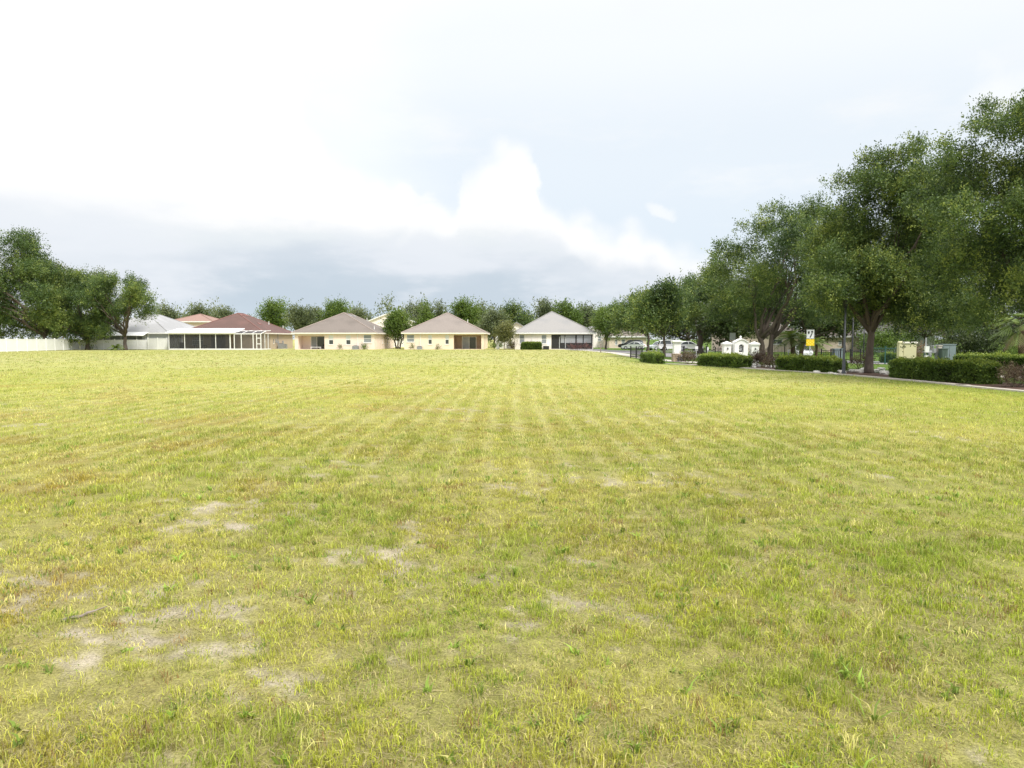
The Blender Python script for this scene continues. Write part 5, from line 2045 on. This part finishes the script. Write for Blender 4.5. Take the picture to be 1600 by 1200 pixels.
# ------------------------------------------------------------------ utility corner
def utilities():
    Y = 45.0
    r = thing('utility_wall', 'pale yellow utility wall with a post at its left behind the nearest hedge', 'wall', (XA(1418, Y), Y, 0))
    m = MB()
    x0, x1 = XA(1411, Y) - XA(1418, Y), XA(1431, Y) - XA(1418, Y)
    m.box(x0, x1, -.1, .1, 0, ZA(536.5, Y))
    m.build('wall', MT['cream_box'], r)
    c = MB()
    c.box(x0 - .05, x1 + .05, -.16, .16, ZA(536.5, Y) + .003, ZA(534, Y))
    c.build('coping', MT['ivory'], r)
    p = MB()
    a = XA(1403.5, Y) - XA(1418, Y)
    p.box(a, x0 - .05, -.14, .14, 0, ZA(537, Y))
    p.lathe([(.16, 0), (.17, .08), (.10, .16)], ((a + x0 - .05) / 2, 0, ZA(537, Y) + .003), 12)
    p.build('post', MT['cream_box'], r)
    # meter box on a stake
    r = thing('meter_box', 'white meter box on a stake beside the pale yellow wall', 'box', (XA(1444, Y), Y - .3, 0), 0, 'utility cabinets')
    m = MB()
    m.box(-.13, .13, -.08, .08, .95, 1.35)
    m.box(-.10, .10, -.07, .07, .35, .75)
    m.build('casing', MT['white'], r)
    m = MB()
    m.box(-.04, .04, .085, .13, 0, 1.9)
    m.build('stake', MT['grey'], r)
    # backflow pipe loop
    r = thing('backflow_pipe', 'grey pipe loop with a dark valve standing behind the nearest hedge', 'pipe', (XA(1459, Y), Y, 0), 0, 'utility cabinets')
    m = MB()
    m.tube([(-.22, 0, 0), (-.22, 0, .9), (-.18, 0, .98), (.15, 0, .98), (.2, 0, .9), (.2, 0, 0)], .10, 10)
    m.build('pipe', MT['grey'], r, None, True)
    m = MB()
    m.cyl((0, 0, .9), (0, 0, 1), .16, .3, 12)
    m.tube([(.16 * math.cos(a), .16 * math.sin(a), 1.36) for a in np.linspace(0, 2 * math.pi, 17)], .02, 6)
    m.cyl((0, 0, 1.2), (0, 0, 1), .025, .17, 8)
    m.build('valve', MT['grey'], r)
    r = thing('teal_pipe', 'dark teal pipe riser right of the white meter box', 'pipe', (XA(1450, Y), Y + .1, 0), 0, 'utility cabinets')
    m = MB()
    m.tube([(-.12, 0, 0), (-.12, 0, 1.0), (0, 0, 1.15), (.12, 0, 1.0), (.12, 0, 0)], .07, 8)
    for z in (.35, .7):
        m.cyl((-.12, 0, z), (0, 0, 1), .11, .06, 10)
        m.cyl((.12, 0, z), (0, 0, 1), .11, .06, 10)
    m.build('pipe', MT['teal'], r)
    r = thing('concrete_pillar', 'slim grey pillar between the pipe loop and the green cabinet', 'pillar', (XA(1468, Y), Y, 0), 0, 'utility cabinets')
    m = MB()
    m.box(-.11, .11, -.11, .11, 0, 1.35)
    m.box(-.14, .14, -.14, .14, 1.353, 1.42)
    m.build('shaft', MT['conc'], r)
    def cabinet(lab, u, yy, w, h, dpt, mat):
        r = thing('utility_cabinet', lab, 'cabinet', (XA(u, yy), yy, 0), 0, 'utility cabinets')
        m = MB()
        m.box(-w / 2, w / 2, 0, dpt, .05, h)
        m.box(-w / 2 - .03, w / 2 + .03, -.03, dpt + .03, h + .003, h + .06)
        m.build('casing', MT[mat], r)
        d = MB()
        d.box(-w / 2 + .05, -.012, -.016, -.004, .14, h - .08)
        d.box(.012, w / 2 - .05, -.016, -.004, .14, h - .08)
        dd = d.build('door', MT[mat], r)
        k = MB()
        k.box(.03, .06, -.045, -.018, h * .5, h * .5 + .14)
        k.build('handle', MT['grey'], dd)
        p = MB()
        p.box(-w / 2 - .1, w / 2 + .1, -.1, dpt + .1, -.02, .047)
        p.build('pad', MT['conc'], r)
    cabinet('narrow dark green utility cabinet right of the slim grey pillar', 1477, Y - .5, .36, 1.15, .4, 'green_box')
    cabinet('large grey green utility cabinet behind the narrow green one', 1484, Y + .6, .85, 1.42, .8, 'blue_box')
    cabinet('pale grey cabinet behind the hedge left of the lamp post', 1311, 59, .7, .95, .5, 'blue_box')


utilities()

# white landscape stones at the tree feet
rng0 = np.random.default_rng(5)
STN = [(1180, 573), (1184, 574), (1203, 575), (1208, 573), (1213, 575), (1176, 575), (1276, 583), (1298, 584), (1306, 585.5), (1345, 583), (1350, 579), (1368, 580), (1372, 582), (1382, 585),
       (1312, 583.5), (1324, 582), (1331, 581), (1338, 582), (1377, 578.5)]


def stones():
    proto = None
    for i, (u, v) in enumerate(STN):
        b = G(u, v)
        if proto is None or i < 4:
            m = MB()
            pr = [(.04, 0), (.15, .03), (.19, .09), (.14, .15), (.04, .18)]
            m.lathe(pr, (0, 0, -.02), 9)
            vs = []
            for (x, y, z) in m.v:
                k = 1 + .35 * (random.Random(i * 97 + int(1000 * (x + 2 * y + 3 * z))).random() - .5)
                vs.append((x * k * 1.25, y * k, z * k))
            m.v = vs
            o = m.build('landscape_stone', MT['white_stone'])
            o.location = (b.x, b.y, 0)
            tag(o, 'pale rounded stone lying in the dark mulch under the oaks', 'stone', 'pale stones in the mulch bed')
            proto = o
        else:
            o = proto.copy()
            COL.objects.link(o)
            o.location = (b.x, b.y, 0)
        o.rotation_euler = (0, 0, i * 1.3)
        s = float(rng0.uniform(.6, 1.3))
        o.scale = (s * 1.2, s, s)


stones()


# ------------------------------------------------------------------ cars
def car(label, x, y, rz, paint, kind, scale=1.0):
    r = thing('car', label, 'car', (x, y, 0), rz, 'cars parked beyond the gate')
    r.scale = (scale,) * 3
    if kind == 'sedan':
        prof = [(-2.3, .45), (-2.32, .62), (-2.2, .86), (-1.75, .95), (-.95, 1.0), (.0, 1.0), (.75, .98), (1.35, .90), (2.05, .76), (2.28, .60), (2.3, .40), (2.1, .28), (-2.1, .28)]
        cab = [(-1.75, .95), (-1.05, 1.38), (-.35, 1.45), (.15, 1.42), (1.1, .95)]
    else:
        prof = [(-2.3, .5), (-2.34, .8), (-2.28, 1.05), (-1.9, 1.10), (-.9, 1.12), (.1, 1.10), (1.0, 1.08), (1.6, 1.04), (2.1, .95), (2.3, .78), (2.32, .5), (2.1, .34), (-2.1, .34)]
        cab = [(-2.2, 1.09), (-2.0, 1.62), (-1.4, 1.74), (.0, 1.74), (.35, 1.66), (1.15, 1.06)]
    hw = .88
    # lofted body: rounded in plan by pulling in the sides at both ends and at the sill
    m = MB()
    n = len(prof)
    rows = []
    for s, k in ((-1, .0), (-1, 1), (1, 1), (1, .0)):
        row = []
        for (px_, pz) in prof:
            e = 1 - .10 * (abs(px_) / 2.3) ** 4
            ww = hw * e * (1.0 if k else .90)
            row.append((px_ * (1.0 if k else .985), s * ww * (1 if k else 1.0), pz if k else pz))
        rows.append(row)
    # order: outer left, inner left crest..., simple: side plates then skin
    L_ = [(px_, -hw * (1 - .10 * (abs(px_) / 2.3) ** 4), pz) for px_, pz in prof]
    R_ = [(px_, hw * (1 - .10 * (abs(px_) / 2.3) ** 4), pz) for px_, pz in prof]
    m.add(L_ + R_, [tuple(range(n)), tuple(range(2 * n - 1, n - 1, -1))] + [(i, (i + 1) % n, n + (i + 1) % n, n + i) for i in range(n)])
    # roof and pillars
    c = len(cab)
    top = cab[1:-1]
    tl = [(a, -hw * .74, b + .012) for a, b in top]
    tr_ = [(a, hw * .74, b + .012) for a, b in top]
    k = len(top)
    m.add(tl + tr_, [(i, i + 1, k + i + 1, k + i) for i in range(k - 1)])
    for s in (-1, 1):
        for (p, q) in ((cab[0], cab[1]), (cab[-1], cab[-2]), ((-.25, prof[5][1]), (-.3, cab[2][1]))):
            m.tube([(p[0], s * hw * .93, p[1] - .02), (q[0], s * hw * .745, q[1])], .045, 6)
        m.tube([(a, s * hw * .75, b - .01) for a, b in top], .05, 6)
    m.build('body', MT[paint], r)
    g = MB()
    gl = [(a, -hw * (.92 if i in (0, c - 1) else .735), b - .01) for i, (a, b) in enumerate(cab)]
    gr = [(a, hw * (.92 if i in (0, c - 1) else .735), b - .01) for i, (a, b) in enumerate(cab)]
    g.add(gl + gr, [tuple(range(c)), tuple(range(2 * c - 1, c - 1, -1))] + [(i, i + 1, c + i + 1, c + i) for i in range(c - 1)])
    g.build('window_glass', MT['glass'], r)
    wr = .33 if kind == 'sedan' else .37
    for wx in (-1.42, 1.38):
        for s in (-1, 1):
            t = MB()
            t.tube([(wx, s * (hw - .18), wr), (wx, s * (hw + .02), wr)], wr, 18)
            t_o = t.build('wheel', MT['tyre'], r)
            q = MB()
            q.tube([(wx, s * (hw + .022), wr), (wx, s * (hw + .035), wr)], [wr * .66, wr * .55], 14)
            q.build('rim', MT['light_grey'], t_o)
    for s in (-1, 1):
        h = MB()
        zc = prof[8][1] - .06
        h.box(2.12, 2.29, s * .45, s * .74, zc - .10, zc + .02)
        h.build('headlight', MT['lamp_clear'], r)
        h = MB()
        zc = prof[2][1] - .05
        h.box(-2.335, -2.20, s * .48, s * .76, zc - .12, zc + .03)
        h.build('tail_light', MT['lamp_red'], r)
    return r


CY = 113.0
car('white sedan parked side on left of the rounded oak', XA(985, 125), 121, math.radians(148), 'paint_white', 'sedan', .92)
car('dark car half hidden behind the white sedan', XA(1004, CY), 124, math.radians(160), 'paint_black', 'suv', .95)
car('silver grey car behind the low square hedge', XA(1030, CY), CY, math.radians(205), 'paint_silver', 'suv', .82)
car('white tall car just left of the gate pillar', XA(1050, 108), 108, math.radians(0), 'paint_white', 'suv', .95)
car('white low car right of the gate pillar', XA(1078, 110), 111, math.radians(8), 'paint_white', 'sedan', 1.0)
car('white car facing the road behind the yellow marker sign', XA(1268, 63), 65, math.radians(255), 'paint_white', 'sedan', .85)

# ------------------------------------------------------------------ fallen twig on the field
tw = G(95, 974)
t2 = G(168, 955)
tb = MB()
rr_ = np.random.default_rng(8)
q = wobble((0, 0, .02), (t2.x - tw.x, t2.y - tw.y, .035), rr_, 8, .06)
tb.tube(q, [.011, .012, .011, .010, .009, .008, .006, .005, .003], 6)
tb.tube(wobble(q[4], q[4] + Vector((.10, .07, .03)), rr_, 3, .1), [.006, .005, .004, .003], 5)
o = tb.build('fallen_twig', MT['wood'])
o.location = (tw.x, tw.y, 0)
tag(o, 'thin grey twig lying on a sandy patch near the left foreground', 'twig')
